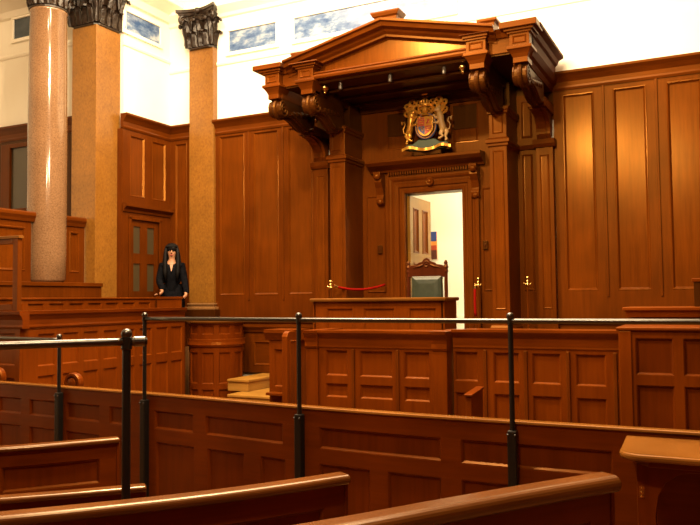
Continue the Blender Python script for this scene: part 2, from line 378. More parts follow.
# ------------------------------------------------------------------ columns
def capital(parent, cx, cy, z0, z1, wb, square=True, cut=None):
    """corinthian capital: bell, two tiers of curling leaves, corner volutes, concave abacus"""
    H = z1 - z0
    n = 24
    def ring(r, z, sq):
        out = []
        for k in range(n):
            a = 2 * PI * (k + .5) / n
            c, s_ = math.cos(a), math.sin(a)
            q = 1 / max(abs(c), abs(s_))
            q = sq * q + (1 - sq) * 1.0
            out.append((cx + r * q * c, cy + r * q * s_, z))
        return out
    def done(m, name):
        if cut is not None:
            bm = m.bm
            bmesh.ops.bisect_plane(bm, geom=bm.verts[:] + bm.edges[:] + bm.faces[:], plane_co=(0, cut, 0), plane_no=(0, 1, 0), clear_outer=True)
        return m.build(name, 'bronze', parent, smooth=False)
    sq = 1 if square else 0
    m = MB()
    m.loft([ring(wb * 1.06, z0, sq), ring(wb * 1.06, z0 + .03 * H, sq), ring(wb * .98, z0 + .05 * H, sq), ring(wb * .98, z0 + .5 * H, sq), ring(wb * 1.15, z0 + .82 * H, sq), ring(wb * 1.25, z0 + .86 * H, sq)])
    done(m, 'bell')
    m = MB()
    def leaf(px, py, nx, ny, w, h, zb, out):
        tx, ty = -ny, nx
        rows = []
        K = 9
        for k in range(K + 1):
            q = k / K
            if q < .7: o_ = .015 + out * .35 * (q / .7) ** 2; zz = zb + h * q / .7 * .93
            else:
                a = (q - .7) / .3 * PI * 1.15
                o_ = .015 + out * (.35 + .38 * (1 - math.cos(a)) ); zz = zb + h * .93 + h * .10 * math.sin(a)
            ww = w * (.72 + .35 * math.sin(PI * min(1, q * 1.1)) + .16 * math.sin(q * 5.2 * PI)) * (1 if q < .8 else 1.25 - q * .55)
            row = []
            for j, sx in enumerate((-1, -.55, 0, .55, 1)):
                bulge = (.022, -.004, .022, -.004, .012)[j] * (.6 + q)
                row.append((px + tx * ww * sx * .5 + nx * (o_ + bulge), py + ty * ww * sx * .5 + ny * (o_ + bulge), zz))
            rows.append(row)
        back = [[(x - nx * .012, y - ny * .012, z) for x, y, z in r] for r in rows]
        m.loft([a + b[::-1] for a, b in zip(rows, back)])
    for tier, (h, out, zb) in enumerate(((.34 * H, .10, z0 + .05 * H), (.62 * H, .15, z0 + .05 * H))):
        if square:
            for nx, ny in ((1, 0), (-1, 0), (0, 1), (0, -1)):
                offs = (-.5, .5) if tier == 0 else (-.98, 0, .98)
                for q in offs:
                    leaf(cx + nx * wb * .98 - ny * wb * q, cy + ny * wb * .98 + nx * wb * q, nx, ny, wb * (.85 if tier == 0 else .62), h, zb, out)
        else:
            for k in range(8):
                a = 2 * PI * (k + .5 * tier) / 8
                leaf(cx + wb * .98 * math.cos(a), cy + wb * .98 * math.sin(a), math.cos(a), math.sin(a), wb * .75, h, zb, out)
    done(m, 'leaves')
    m = MB()
    for sx in (-1, 1):
        for sy in (-1, 1):
            c = Vector((cx + sx * wb * 1.22, cy + sy * wb * 1.22, z0 + .74 * H))
            dv = Vector((sx, sy, 0)).normalized()
            pts = [Vector((cx + sx * wb * .88, cy + sy * wb * .88, z0 + .42 * H))]
            for k in range(19):
                a = PI * .75 - k / 18 * 2.9 * PI
                r = H * .135 * (1 - k / 18 * .78)
                pts.append(c + dv * r * math.cos(a) + Vector((0, 0, 1)) * r * math.sin(a))
            m.tube([tuple(p) for p in pts], [H * .05] + [H * .045 * (1 - k / 40) for k in range(19)], 8)
    for nx, ny in ((1, 0), (-1, 0), (0, 1), (0, -1)):   # inner scrolls and the centre flower
        for s_ in (-1, 1):
            c = Vector((cx + nx * wb * 1.14 - ny * wb * .35 * s_, cy + ny * wb * 1.14 + nx * wb * .35 * s_, z0 + .73 * H))
            tv = Vector((-ny * s_, nx * s_, 0))
            pts = [c + tv * (-.0) + Vector((0, 0, -.25 * H)) + tv * H * .12]
            for k in range(13):
                a = -k / 12 * 2.3 * PI
                r = H * .09 * (1 - k / 12 * .7)
                pts.append(c + tv * r * math.cos(a) + Vector((0, 0, -1)) * r * math.sin(a))
            m.tube([tuple(p) for p in pts], H * .028, 7)
        m.ball((cx + nx * wb * 1.28, cy + ny * wb * 1.28, z0 + .92 * H), H * .085)
    done(m, 'volutes')
    m = MB()
    out = []
    R = wb * 1.74
    for k in range(4):
        a = PI / 4 + k * PI / 2
        c0 = Vector((math.copysign(R, math.cos(a)), math.copysign(R, math.sin(a))))
        a1 = a + PI / 2
        c1 = Vector((math.copysign(R, math.cos(a1)), math.copysign(R, math.sin(a1))))
        mid = (c0 + c1) / 2; inward = -mid.normalized()
        for q in [.04, .15, .28, .4, .5, .6, .72, .85, .96]:
            p = c0.lerp(c1, q) + inward * (R * .30 * math.sin(PI * q))
            out.append((cx + p.x, cy + p.y))
    sc = lambda q: [(cx + (x - cx) * q, cy + (y - cy) * q) for x, y in out]
    m.loft([[(x, y, z) for x, y in sc(q)] for q, z in ((.90, z0 + .86 * H), (.93, z0 + .91 * H), (1, z0 + .93 * H), (1, z1))])
    done(m, 'abacus')

COLX, COLY = -8.64, 7.70
t = thing('granite_column', (COLX, COLY, 2.18), 'round polished speckled granite column with a bronzed capital', 'column')
MB().lathe([(.235, 2.18), (.262, 2.22), (.268, 2.6), (.268, 4.2), (.262, 5.2), (.250, 6.04), (.262, 6.06), (.262, 6.09)], (COLX, COLY), 40).build('shaft', 'granite', t, smooth=True)
capital(t, COLX, COLY, 6.09, 6.80, .255, False)
t = thing('granite_pier', (-8.67, 8.66, DAIS), 'thick square golden granite pier standing right of the round column', 'pillar')
MB().box(-8.92, -8.42, 8.41, 8.92, DAIS + .12, 6.12).build('shaft', 'granite_pier', t, .006)
MB().box(-8.94, -8.40, 8.39, 8.925, DAIS, DAIS + .12).build('plinth', 'base', t, .01)
capital(t, -8.67, 8.665, 6.12, 6.86, .255, True, cut=8.945)
t = thing('granite_pilaster', (-7.62, 10.0, 1.7), 'slim golden granite pilaster on the back wall beside the standing woman', 'pillar')
MB().box(-7.875, -7.385, 9.94, 10.055, 1.86, 6.06).build('shaft', 'granite_pier', t, .006)
m = MB()
for a in ((.03, 1.83, 1.86), (.015, 1.80, 1.83), (.055, 1.755, 1.80)): m.box(-7.875 - a[0], -7.385 + a[0], 9.94 - a[0], 10.055, a[1], a[2])
m.build('moulded_base', 'base', t, .008)
MB().box(-7.95, -7.30, 9.87, 10.0, 1.62, 1.755).build('plinth_block', 'dark', t, .006)
capital(t, -7.63, 10.14, 6.06, 6.72, .235, True, cut=10.055)

# ------------------------------------------------------------------ judge's door, hood, wall between the piers
t = struct('trim_9', (-3.7, 10, DAIS))
wall_panels = [((-4.34, -3.9), (4.05, 4.6)), ((-3.78, -3.42), (4.05, 4.6)), ((-3.34, -2.96), (4.05, 4.6))]
panelling(t, FBK, -4.76, -2.63, 3.82, 4.72, [], [], panels=wall_panels, fm='wood', pm='panel', frame_name='upper_frame')
m = MB(FBK)
for a in ((-4.76, -4.28), (-3.0, -2.63)): m.box(a[0], a[1], -.045, 0, DAIS, 3.82)
m.box(-4.28, -3.0, -.045, 0, 3.56, 3.82)
m.build('frame', 'wood', t)
for a in ((-4.66, -4.36), (-2.92, -2.70)):
    MB(FBK).panel(a[0], a[1], 1.99, 3.40, [(0, -.001), (0, .002), (.012, .014), (.024, .004), (.03, .003)]).build('panel', 'wood', t)
d1 = struct('door_2', (-3.63, 10, DAIS))
AR = [(.24, -.04), (.24, .045), (.215, .055), (.19, .05), (.165, .03), (.15, .03), (.14, .045), (.085, .04), (.07, .02), (.05, .02), (.035, .03), (0, .025), (0, -.04)]
def ring4(z0, u0, u1, z1):
    return [[(u0 - o_, v, z0) for o_, v in AR], [(u0 - o_, v, z1 + o_) for o_, v in AR], [(u1 + o_, v, z1 + o_) for o_, v in AR], [(u1 + o_, v, z0) for o_, v in AR]]
MB(FBK).loft(ring4(DAIS, -4.06, -3.2, 3.41)).build('architrave', 'wood', d1)
m = MB(); m.box(-4.075, -4.055, 9.99, 10.25, DAIS, 3.42); m.box(-3.205, -3.185, 9.99, 10.25, DAIS, 3.42); m.box(-4.075, -3.185, 9.99, 10.25, 3.40, 3.42)
m.build('door_lining', 'wood', d1)
MB(FBK).disc(-3.66, 3.54, .05, [(.06, -.02), (.06, .02), (.045, .035), (.03, .03), (.02, .045), (.003, .048)]).build('rosette', 'wood', d1)
hood = MB(FBK); hood.mould(-4.58, -2.87, [(-.01, 3.72), (.06, 3.72), (.08, 3.75), (.19, 3.80), (.24, 3.84), (.24, 3.88), (-.01, 3.90)])
hd = hood.build('hood', 'wood_h', d1, .004)
m = MB(FBK)
for k in range(34): m.box(-4.30 + k * .0375, -4.30 + k * .0375 + .02, .0, .055, 3.675, 3.725)
m.build('dentil_course', 'wood', hd)
def hood_bracket(u):
    m = MB(FBK)
    prof = [(0, 3.72), (.19, 3.72), (.19, 3.66), (.15, 3.63), (.16, 3.58), (.10, 3.50), (.06, 3.40), (.09, 3.34), (.07, 3.28), (.02, 3.25), (0, 3.25)]
    m.mould(u - .055, u + .055, prof)
    m.disc(0, 0, 0, [(.001, 0), (.001, .001)]) if False else None
    m.ball((u, .175, 3.655), .055, 12, (1.05, .8, .9)); m.ball((u, .06, 3.30), .045, 12, (1.1, .9, 1))
    m.build('hood_bracket', 'wood', d1, .005)
hood_bracket(-4.42); hood_bracket(-3.00)
# open door leaf standing back into the room beyond
lf = MB(FD(-4.005))
cols = [(10.17, 10.38), (10.53, 10.76)]; rows = [(1.35, 2.02), (2.14, 2.42), (2.56, 3.22)]
U = sorted({10.05, 10.90, *[x for c in cols for x in c]}); Z = sorted({DAIS + .01, 3.38, *[z for r in rows for z in r]})
lf.frame(U, Z, lambda i, j: i in (1, 3) and j in (1, 3, 5), -.045, 0)
leaf = lf.build('door_leaf', 'leafwood', d1, .003)
for c in cols:
    for r in rows:
        MB(FD(-4.005)).panel(c[0], c[1], r[0], r[1], [(0, -.04), (0, .004), (.015, .010), (.03, -.012), (.05, -.022)]).build('panel', 'wood', leaf)

# picture in the room beyond
t = thing('picture', (-4.25, 11.98, 2.6), 'blue and orange picture hung beyond the open judge\'s door', 'picture')
z0 = 2.56
for zz, zt, mn in ((z0, z0 + .12, 'art_dark'), (z0 + .12, z0 + .20, 'art_red'), (z0 + .20, z0 + .28, 'art_orange'), (z0 + .28, z0 + .46, 'art_blue')):
    M[mn] = plain(mn, {'art_dark': (.10, .025, .015), 'art_red': (.45, .06, .02), 'art_orange': (.78, .30, .06), 'art_blue': (.03, .06, .28)}[mn], .5)
cnv = MB(FB(12.0)).box(-4.62, -4.30, .002, .02, z0, z0 + .46).build('canvas', 'art_orange', t)
MB(FB(12.0)).box(-4.62, -4.30, .02, .024, z0, z0 + .15).build('dark_ground', 'art_dark', cnv)
MB(FB(12.0)).box(-4.62, -4.30, .02, .024, z0 + .15, z0 + .23).build('red_band', 'art_red', cnv)
MB(FB(12.0)).box(-4.62, -4.30, .02, .024, z0 + .30, z0 + .46).build('blue_sky', 'art_blue', cnv)

# wall switches
for x, lb in ((-4.45, 'small dark switch plate on the panelling left of the judge\'s door'), (-2.885, 'small dark switch plate on the panelling right of the judge\'s door')):
    t = thing('wall_switch', (x, 9.98, 2.55), lb, 'switch', 'switch plates beside the door')
    MB(FB(9.985)).box(x - .035, x + .035, .0, .018, 2.555, 2.675).build('plate', 'dark', t, .006)
    MB(FB(9.985)).box(x - .012, x + .012, .018, .026, 2.595, 2.635).build('rocker', 'mahogany', t, .003)

# ------------------------------------------------------------------ judge's canopy
cn = thing('judge_canopy', (-3.7, 9.2, DAIS), 'large carved wooden pedimented canopy over the judge\'s seat', 'canopy')
YF = 8.5
# piers
for x0, x1 in ((-4.97, -4.73), (-2.65, -2.42)):
    pr = MB().box(x0, x1, 9.42, 9.99, DAIS, 4.32).build('pier', 'wood', cn, .005)
    for a, b in ((1.75, 3.78), (4.0, 4.25)):
        MB(FB(9.42)).panel(x0 + .045, x1 - .045, a, b, [(0, -.001), (0, .004), (.008, .010), (.018, .003), (.03, .0025)]).build('panel', 'panel', pr)
    def collar(name, prof):
        MB().loft([[(x0 - e, 9.42 - e, z), (x1 + e, 9.42 - e, z), (x1 + e, 9.985, z), (x0 - e, 9.985, z)] for e, z in prof]).build(name, 'wood_h', pr, .003)
    collar('pier_collar', ((.002, 3.83), (.02, 3.84), (.02, 3.87), (.04, 3.88), (.04, 3.92), (.02, 3.94), (.002, 3.95)))
    collar('pier_cap', ((.002, 4.25), (.02, 4.26), (.02, 4.29), (.035, 4.30), (.035, 4.34)))
    collar('pier_base', ((.025, DAIS), (.025, 1.52), (.008, 1.55)))
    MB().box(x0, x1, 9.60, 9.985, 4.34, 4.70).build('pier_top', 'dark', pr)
# side bays between pier and outer pilaster
for x0, x1 in ((-5.26, -4.97), (-2.42, -2.16)):
    bay = MB(FB(9.985)).box(x0, x1, -.05, 0, DAIS, 4.6).build('side_bay', 'wood', cn)
    for a, b in ((1.99, 3.80), (4.02, 4.52)):
        MB(FB(9.985)).panel(x0 + .06, x1 - .06, a, b, [(0, -.001), (0, .004), (.012, .014), (.024, .004), (.03, .003)]).build('panel', 'panel', bay)
    MB(FB(9.985)).mould(x0, x1, [(0, 3.86), (.03, 3.86), (.07, 3.91), (.07, 3.95), (0, 3.96)]).build('side_bay_rail', 'wood_h', bay)
# outer flat pilasters with their curved corbels
for x0, x1 in ((-5.50, -5.26), (-2.16, -1.94)):
    pil = MB().box(x0, x1, 9.90, 9.99, DAIS, 3.86).build('pilaster', 'wood', cn, .005)
    MB(FB(9.90)).panel(x0 + .05, x1 - .05, 1.75, 3.76, [(0, -.001), (0, .004), (.008, .010), (.018, .003), (.03, .0025)]).build('panel', 'panel', pil)
    m = MB(FB(9.90))
    m.mould(x0 - .03, x1 + .03, [(-.08, 3.86), (.02, 3.86), (.05, 3.90), (.06, 3.96), (-.08, 3.97)])
    m.build('pilaster_cap', 'wood_h', pil, .004)
    MB().box(x0 - .02, x1 + .02, 9.88, 9.99, DAIS, 1.56).build('pilaster_base', 'wood_h', pil, .004)
    m = MB(FB(9.99))
    q = [(0, 3.97), (.09, 3.97), (.12, 4.03)]
    for k in range(9):
        a = k / 8 * PI / 2
        q.append((.50 - .38 * math.cos(a), 4.06 + .22 * math.sin(a)))
    q += [(.50, 4.30), (0, 4.30)]
    m.mould(x0 + .02, x1 - .02, q)
    m.mould(x0 + .07, x1 - .07, [(v + .015 if v > .05 else v, z - .012 if z > 4.05 else z) for v, z in q])
    cb = m.build('corbel', 'wood', cn, .004)
    MB(FB(9.99)).box(x0 - .005, x1 + .005, .0, .52, 4.30, 4.42).build('corbel_block', 'wood_h', cb, .006)
# scrolled consoles carrying the entablature
def console(x0, x1, y0, y1, zt, zb):
    """S-scroll from the wall side (y1, zb) out to the front (y0, zt)"""
    L = y1 - y0; H = zt - zb
    top = [(y1, zb + .02), (y1, zt), (y0 + .02, zt)]
    R = .115
    cy, cz = y0 + R, zt - R - .03
    arc = []
    for k in range(15):
        a = PI * .62 + k / 14 * PI * 1.05
        arc.append((cy + R * math.cos(a), cz + R * math.sin(a)))
    sweep = []
    p0 = arc[-1]
    for k in range(1, 11):
        q = k / 10
        sweep.append((p0[0] + (y1 - p0[0]) * q, p0[1] + (zb + .0 - p0[1]) * (q ** 1.0) - .10 * math.sin(PI * q) * H + .05 * math.sin(2 * PI * q)))
    prof = top + arc + sweep[:-1]
    m = MB()
    m.loft([[(x, y, z) for y, z in prof] for x in (x0, x1)])
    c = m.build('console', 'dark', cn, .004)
    m = MB()
    for s_, x in ((-1, x0), (1, x1)):
        pts = []
        for k in range(26):
            a = PI * .6 + k / 25 * 4.2 * PI; r = R * (1.0 - k / 25 * .85)
            pts.append((x + s_ * .004, cy + r * math.cos(a), cz + r * math.sin(a)))
        pts = [(x + s_ * .004, y, z + .03) for y, z in sweep[::-1][1:]] + pts
        m.tube(pts, .016, 7)
    xm = (x0 + x1) / 2
    m.tube([(xm, y - .004, z) for y, z in arc + sweep[:-1]], [.030] * (len(arc) + len(sweep) - 1), 8)
    m.build('scroll', 'dark', c)
    for s_, x in ((-1, x0), (1, x1)):           # carved leaf on each flank
        m = MB()
        for k in range(5):
            q = .25 + k * .14
            y = p0[0] + (y1 - p0[0]) * q; z = p0[1] + (zb - p0[1]) * q + .09 + .02 * k
            m.ball((x, y, z), .05, 10, (.35, 1.2, .75))
        m.build('carved_leaf', 'dark', c)
for x0, x1 in ((-4.90, -4.75), (-2.62, -2.46)): console(x0, x1, 8.54, 9.44, 4.62, 4.30)
for x0, x1 in ((-5.42, -5.26), (-2.10, -1.96)): console(x0, x1, 8.54, 9.52, 4.62, 4.36)
# entablature: recessed frieze, four breaking blocks, side returns
for a, b in ((-5.24, -4.95), (-2.40, -2.13)):
    m = MB(FB(8.60)); m.mould(a, b, [(-.1, 4.76), (0, 4.76), (0, 4.93), (.03, 4.93), (.05, 4.97), (.09, 5.02), (-.1, 5.02)])
    m.build('frieze', 'wood_h', cn, .004)
for xi, xo, s_ in ((-5.26, -5.46, -1), (-2.12, -1.90, 1)):       # beams running back to the wall
    pf = [(xi, 4.60), (xo - s_ * .05, 4.60), (xo - s_ * .03, 4.66), (xo - s_ * .0, 4.69), (xo + s_ * .03, 4.77), (xo, 4.79), (xo, 4.92), (xo + s_ * .03, 4.94), (xo + s_ * .05, 4.99), (xo + s_ * .11, 5.02), (xo + s_ * .11, 5.06), (xi, 5.06)]
    m = MB(); m.loft([[(x, y, z) for x, z in pf] for y in (8.62, 9.985)])
    m.build('side_entablature', 'canopy_side', cn, .004)
for x0, x1, capw, cz in ((-5.46, -5.24, .15, 5.05), (-4.95, -4.72, .10, 5.0), (-2.65, -2.41, .06, 4.99), (-2.13, -1.90, .10, 5.06)):
    b = MB().box(x0, x1, YF, 8.72, 4.78, 4.94).build('frieze_block', 'wood_h', cn, .004)
    MB(FB(YF)).panel(x0 + .035, x1 - .035, 4.815, 4.905, [(0, -.001), (0, .004), (.008, .010), (.018, .003), (.024, -.0005)]).build('panel', 'panel', b)
    xi0 = x0 - capw; xi1 = x1 + (capw if capw <= .10 else .06)
    if x0 < -5.3: xi0, xi1 = x0 - .15, x1 + .07
    m = MB()
    for e, a, c_ in ((.25, 4.93, 4.955), (.55, 4.955, 4.985), (1.0, 4.985, cz)):
        m.box(x0 + (xi0 - x0) * e, x1 + (xi1 - x1) * e, YF - .08 * e, 8.75, a, c_)
    m.build('block_cornice', 'wood_h', b, .006)
    m = MB()
    m.loft([[(x0 - e, YF - e, z), (x1 + e, YF - e, z), (x1 + e, 8.75, z), (x0 - e, 8.75, z)] for e, z in ((-.03, 4.60), (-.03, 4.66), (-.012, 4.70), (.015, 4.74), (.03, 4.75), (.03, 4.785))])
    m.build('block_neck', 'wood_h', b, .004)
# pediment
PX0, PX1, PXM = -5.14, -2.30, -3.72
tym = MB().prism([(-4.72, 4.80), (-2.65, 4.80), (-2.65, 5.0), (PXM, 5.26), (-4.72, 5.0)], YF + .17, 8.75).build('tympanum', 'panel', cn)
m = MB(FB(YF + .06)); m.mould(-4.72, -2.65, [(-.12, 4.775), (.05, 4.775), (.06, 4.80), (.06, 4.82), (.03, 4.83), (.045, 4.85), (.03, 4.87), (-.12, 4.885)])
m.build('base_moulding', 'wood_h', tym, .004)
def rake(side):
    xa = PX0 if side < 0 else PX1
    za = 5.06; zp = 5.385
    m = MB()
    prof = [(-.15, 0.0), (-.15, -.03), (-.115, -.04), (-.10, -.085), (-.03, -.10), (-.01, -.125), (.03, -.15), (.03, -.18), (.25, -.18), (.25, 0)]   # (dy, dz)
    xm = PXM
    m.loft([[(x, YF + .06 + dy, z + dz * 1.02) for dy, dz in prof] for x, z in ((xa, za), (xm, zp))])
    return m.build('raking_cornice', 'wood_h', cn, .003)
rake(-1); rake(1)
MB().loft([[(PX0 + .06, y, 5.0), (PX1 - .06, y, 5.0), (PX1 - .06, y, 5.04), (PXM, y, 5.36), (PX0 + .06, y, 5.04)] for y in (8.80, 9.985)]).build('roof', 'dark', cn)
m = MB(); m.loft([[(-3.90 - w, 9.0 - e, z), (-3.90 + w, 9.0 - e, z), (-3.90 + w, 9.2 + e, z), (-3.90 - w, 9.2 + e, z)] for w, e, z in ((.16, 0, 5.30), (.16, 0, 5.62), (.18, .02, 5.64), (.205, .03, 5.68), (.205, .03, 5.70))])
m.build('ridge_block', 'wood_h', cn, .004)
for xa in (-4.99, -2.42):
    m = MB(); m.loft([[(xa - w, 8.60 - e, z), (xa + w, 8.60 - e, z), (xa + w, 8.80, z), (xa - w, 8.80, z)] for w, e, z in ((.09, 0, 4.99), (.09, 0, 5.15), (.12, .02, 5.17), (.12, .02, 5.20))])
    m.build('corner_block', 'wood_h', cn, .004)
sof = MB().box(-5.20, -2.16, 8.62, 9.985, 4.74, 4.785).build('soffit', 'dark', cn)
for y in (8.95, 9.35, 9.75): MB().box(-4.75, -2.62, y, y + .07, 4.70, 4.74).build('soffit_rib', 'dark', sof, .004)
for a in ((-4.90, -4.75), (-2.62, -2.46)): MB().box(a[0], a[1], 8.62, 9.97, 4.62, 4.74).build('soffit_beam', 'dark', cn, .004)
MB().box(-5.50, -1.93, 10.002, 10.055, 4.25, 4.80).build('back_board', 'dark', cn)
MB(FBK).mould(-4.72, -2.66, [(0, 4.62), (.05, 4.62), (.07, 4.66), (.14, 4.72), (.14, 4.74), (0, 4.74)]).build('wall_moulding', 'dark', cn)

# small spotlights under the canopy front edge
def spot(x, y, lb, ball):
    t = thing('spotlight', (x, y, 4.66), lb, 'spotlight', 'little lamps under the canopy')
    if ball:
        MB().lathe([(.012, 4.785), (.012, 4.75), (.03, 4.745), (.055, 4.71), (.05, 4.68), (.02, 4.655), (.024, 4.64), (.012, 4.62)], (x, y), 16).build('lamp_housing', 'brass', t, smooth=True)
    else:
        MB().lathe([(.03, 4.785), (.03, 4.77), (.012, 4.765), (.012, 4.75)], (x, y), 14).build('mount', 'grey', t)
        MB().lathe([(.022, 4.75), (.026, 4.74), (.026, 4.66), (.02, 4.65)], (x, y), 14).build('lamp_housing', 'grey', t)
spot(-4.66, 8.72, 'round brass lamp hanging under the left end of the pediment', True)
spot(-4.43, 8.72, 'thin grey spotlight under the canopy, second lamp from its left end', False)
spot(-3.72, 8.72, 'thin grey spotlight under the middle of the pediment', False)
spot(-3.00, 8.72, 'thin grey spotlight under the canopy, right of the coat of arms', False)
spot(-2.76, 8.72, 'round brass lamp hanging under the right end of the pediment', True)

# ------------------------------------------------------------------ coat of arms on the door hood
ca = thing('coat_of_arms', (-3.64, 9.80, 3.905), 'gilded royal coat of arms with lion and unicorn above the door', 'coat of arms')
FC = lambda u, v, z: (-3.64 + u, 9.82 - v, z + .045 + (z - 3.9) * .03)
def arc_pts(c, r, a0, a1, n, v=0, ry=None):
    return [(c[0] + r * math.cos(a0 + (a1 - a0) * k / n), v, c[1] + (ry or r) * math.sin(a0 + (a1 - a0) * k / n)) for k in range(n + 1)]
hill = [(-.34, 3.94), (-.26, 3.925), (-.10, 3.905), (.10, 3.905), (.26, 3.925), (.34, 3.94), (.30, 4.005), (.20, 4.01), (.12, 4.06), (0, 4.05), (-.12, 4.06), (-.20, 4.01), (-.30, 4.005)]
MB(FC).box(-.2, .2, -.05, .02, 3.855, 3.91).build('stand', 'dark', ca)
MB(FC).prism(hill, -.05, .05).build('compartment', 'heraldgreen', ca, .012)
m = MB(FC)
rb = []
for k in range(25):
    q = -1 + 2 * k / 24
    rb.append((q * .36, 3.935 - .022 * math.cos(q * PI * 1.5), .075 + .02 * math.cos(q * PI * 3)))
m.loft([[(u, v - .006, z - .019), (u, v + .006, z - .019), (u, v + .006, z + .019), (u, v - .006, z + .019)] for u, z, v in rb])
m.build('motto_scroll', 'gold', ca)
sh = [(-.115, 4.36)] + [(-.115 + .0, 4.25)] + [(-.115 * math.cos(a), 4.22 - .13 * math.sin(a)) for a in [k / 8 * PI / 2 for k in range(9)]][:-1] + [(0, 4.09)] + [(.115 * math.cos(a), 4.22 - .13 * math.sin(a)) for a in [k / 8 * PI / 2 for k in range(9)]][::-1][1:] + [(.115, 4.36)]
shield = MB(FC).prism(sh, .04, .09).build('shield', 'gold', ca, .006)
MB(FC).prism([(-.10, 4.235), (-.004, 4.235), (-.004, 4.345), (-.10, 4.345)], .088, .097).build('red_quarter', 'heraldred', shield)
MB(FC).prism([(.004, 4.235), (.10, 4.235), (.10, 4.345), (.004, 4.345)], .088, .097).build('gold_quarter', 'gold', shield)
MB(FC).prism([(-.098, 4.227), (-.004, 4.227), (-.004, 4.11), (-.06, 4.15), (-.092, 4.19)], .088, .097).build('blue_quarter', 'heraldblue', shield)
MB(FC).prism([(.004, 4.227), (.098, 4.227), (.092, 4.19), (.06, 4.15), (.004, 4.11)], .088, .097).build('red_quarter', 'heraldred', shield)
m = MB(FC)      # charges: passant lions, rampant lion, harp
for cx_, cz_ in ((-.052, 4.32), (-.052, 4.287), (-.052, 4.255), (.052, 4.17), (.052, 4.20)):
    m.tube([(cx_ - .035, .10, cz_), (cx_ - .01, .10, cz_ + .004), (cx_ + .02, .10, cz_ + .002), (cx_ + .034, .10, cz_ + .010)], [.005, .008, .007, .010], 7)
m.tube(arc_pts((-.045, 4.185), .026, -1.2, 2.2, 8, .10), .005, 6); m.tube([(-.058, .10, 4.21), (-.036, .10, 4.158)], .004, 6)
m.build('charges', 'gold', shield)
m = MB(FC); m.tube([(.03, .10, 4.255), (.05, .10, 4.285), (.055, .10, 4.32)], [.010, .012, .010], 7); m.tube([(.05, .10, 4.29), (.075, .10, 4.305)], .005, 6); m.tube([(.045, .10, 4.275), (.075, .10, 4.262)], .005, 6)
m.build('red_lion', 'heraldred', shield)
m = MB(FC); m.tube(arc_pts((0, 4.235), .145, 0, 2 * PI, 36, .05, .165), .018, 8); m.build('garter', 'heraldblue', ca)
m = MB(FC); m.tube(arc_pts((0, 4.235), .145, 0, 2 * PI, 36, .068, .165), .007, 6); m.build('garter_edge', 'gold', ca)
m = MB(FC)      # helmet
m.ball((0, .07, 4.45), .052, 14, (.9, 1, 1.1)); m.tube([(0, .07, 4.40), (0, .07, 4.37)], [.04, .055], 10)
for k in range(4): m.tube([(-.03 + k * .02, .115, 4.475), (-.03 + k * .02, .12, 4.43)], .004, 6)
m.build('helmet', 'gold', ca)
m = MB(FC)      # crown
m.lathe([(.05, 4.50), (.056, 4.51), (.056, 4.53), (.05, 4.535)], (0, .06), 18)
for k in range(4):
    a = k * PI / 4
    m.tube([(.052 * math.cos(a), .06 + .052 * math.sin(a), 4.53), (.058 * math.cos(a), .06 + .058 * math.sin(a), 4.57), (.02 * math.cos(a), .06 + .02 * math.sin(a), 4.60), (-.02 * math.cos(a), .06 - .02 * math.sin(a), 4.60), (-.058 * math.cos(a), .06 - .058 * math.sin(a), 4.57), (-.052 * math.cos(a), .06 - .052 * math.sin(a), 4.53)], .009, 7)
m.ball((0, .06, 4.612), .014, 10)
for k in range(8):
    a = k * PI / 4; m.ball((.056 * math.cos(a), .06 + .056 * math.sin(a), 4.545), .012, 8)
m.build('crown', 'gold', ca)
m = MB(FC)      # crest lion standing on the crown
m.tube([(-.045, .06, 4.665), (0, .06, 4.672), (.03, .06, 4.675), (.045, .065, 4.70)], [.016, .019, .02, .017], 9); m.ball((.048, .07, 4.712), .023, 10)
for u in (-.038, -.022, .02, .036): m.tube([(u, .06, 4.665), (u + .003, .06, 4.62)], [.009, .006], 6)
m.tube([(-.045, .06, 4.67), (-.068, .06, 4.69), (-.058, .06, 4.72), (-.07, .06, 4.735)], [.006, .005, .005, .009], 6)
m.build('crest_lion', 'gold', ca)
m = MB(FC)      # mantling
for s_ in (-1, 1):
    for (x0, z0, sc) in ((.07, 4.46, 1.0), (.13, 4.50, 1.3), (.22, 4.49, 1.3), (.10, 4.57, 1.0), (.19, 4.58, 1.2), (.27, 4.54, 1.0), (.28, 4.44, .9), (.15, 4.42, .9)):
        pts = [(s_ * (x0 - .05), .03, z0 - .05)]
        for k in range(12):
            a = -PI / 2 + k / 11 * 2.0 * PI; r = .045 * sc * (1 - k / 16)
            pts.append((s_ * (x0 + r * math.cos(a)), .035 + .02 * math.sin(k), z0 + r * math.sin(a)))
        m.tube(pts, [.015] + [.020 * sc * (1 - k / 22) for k in range(12)], 7)
m.build('mantling', 'gold', ca)
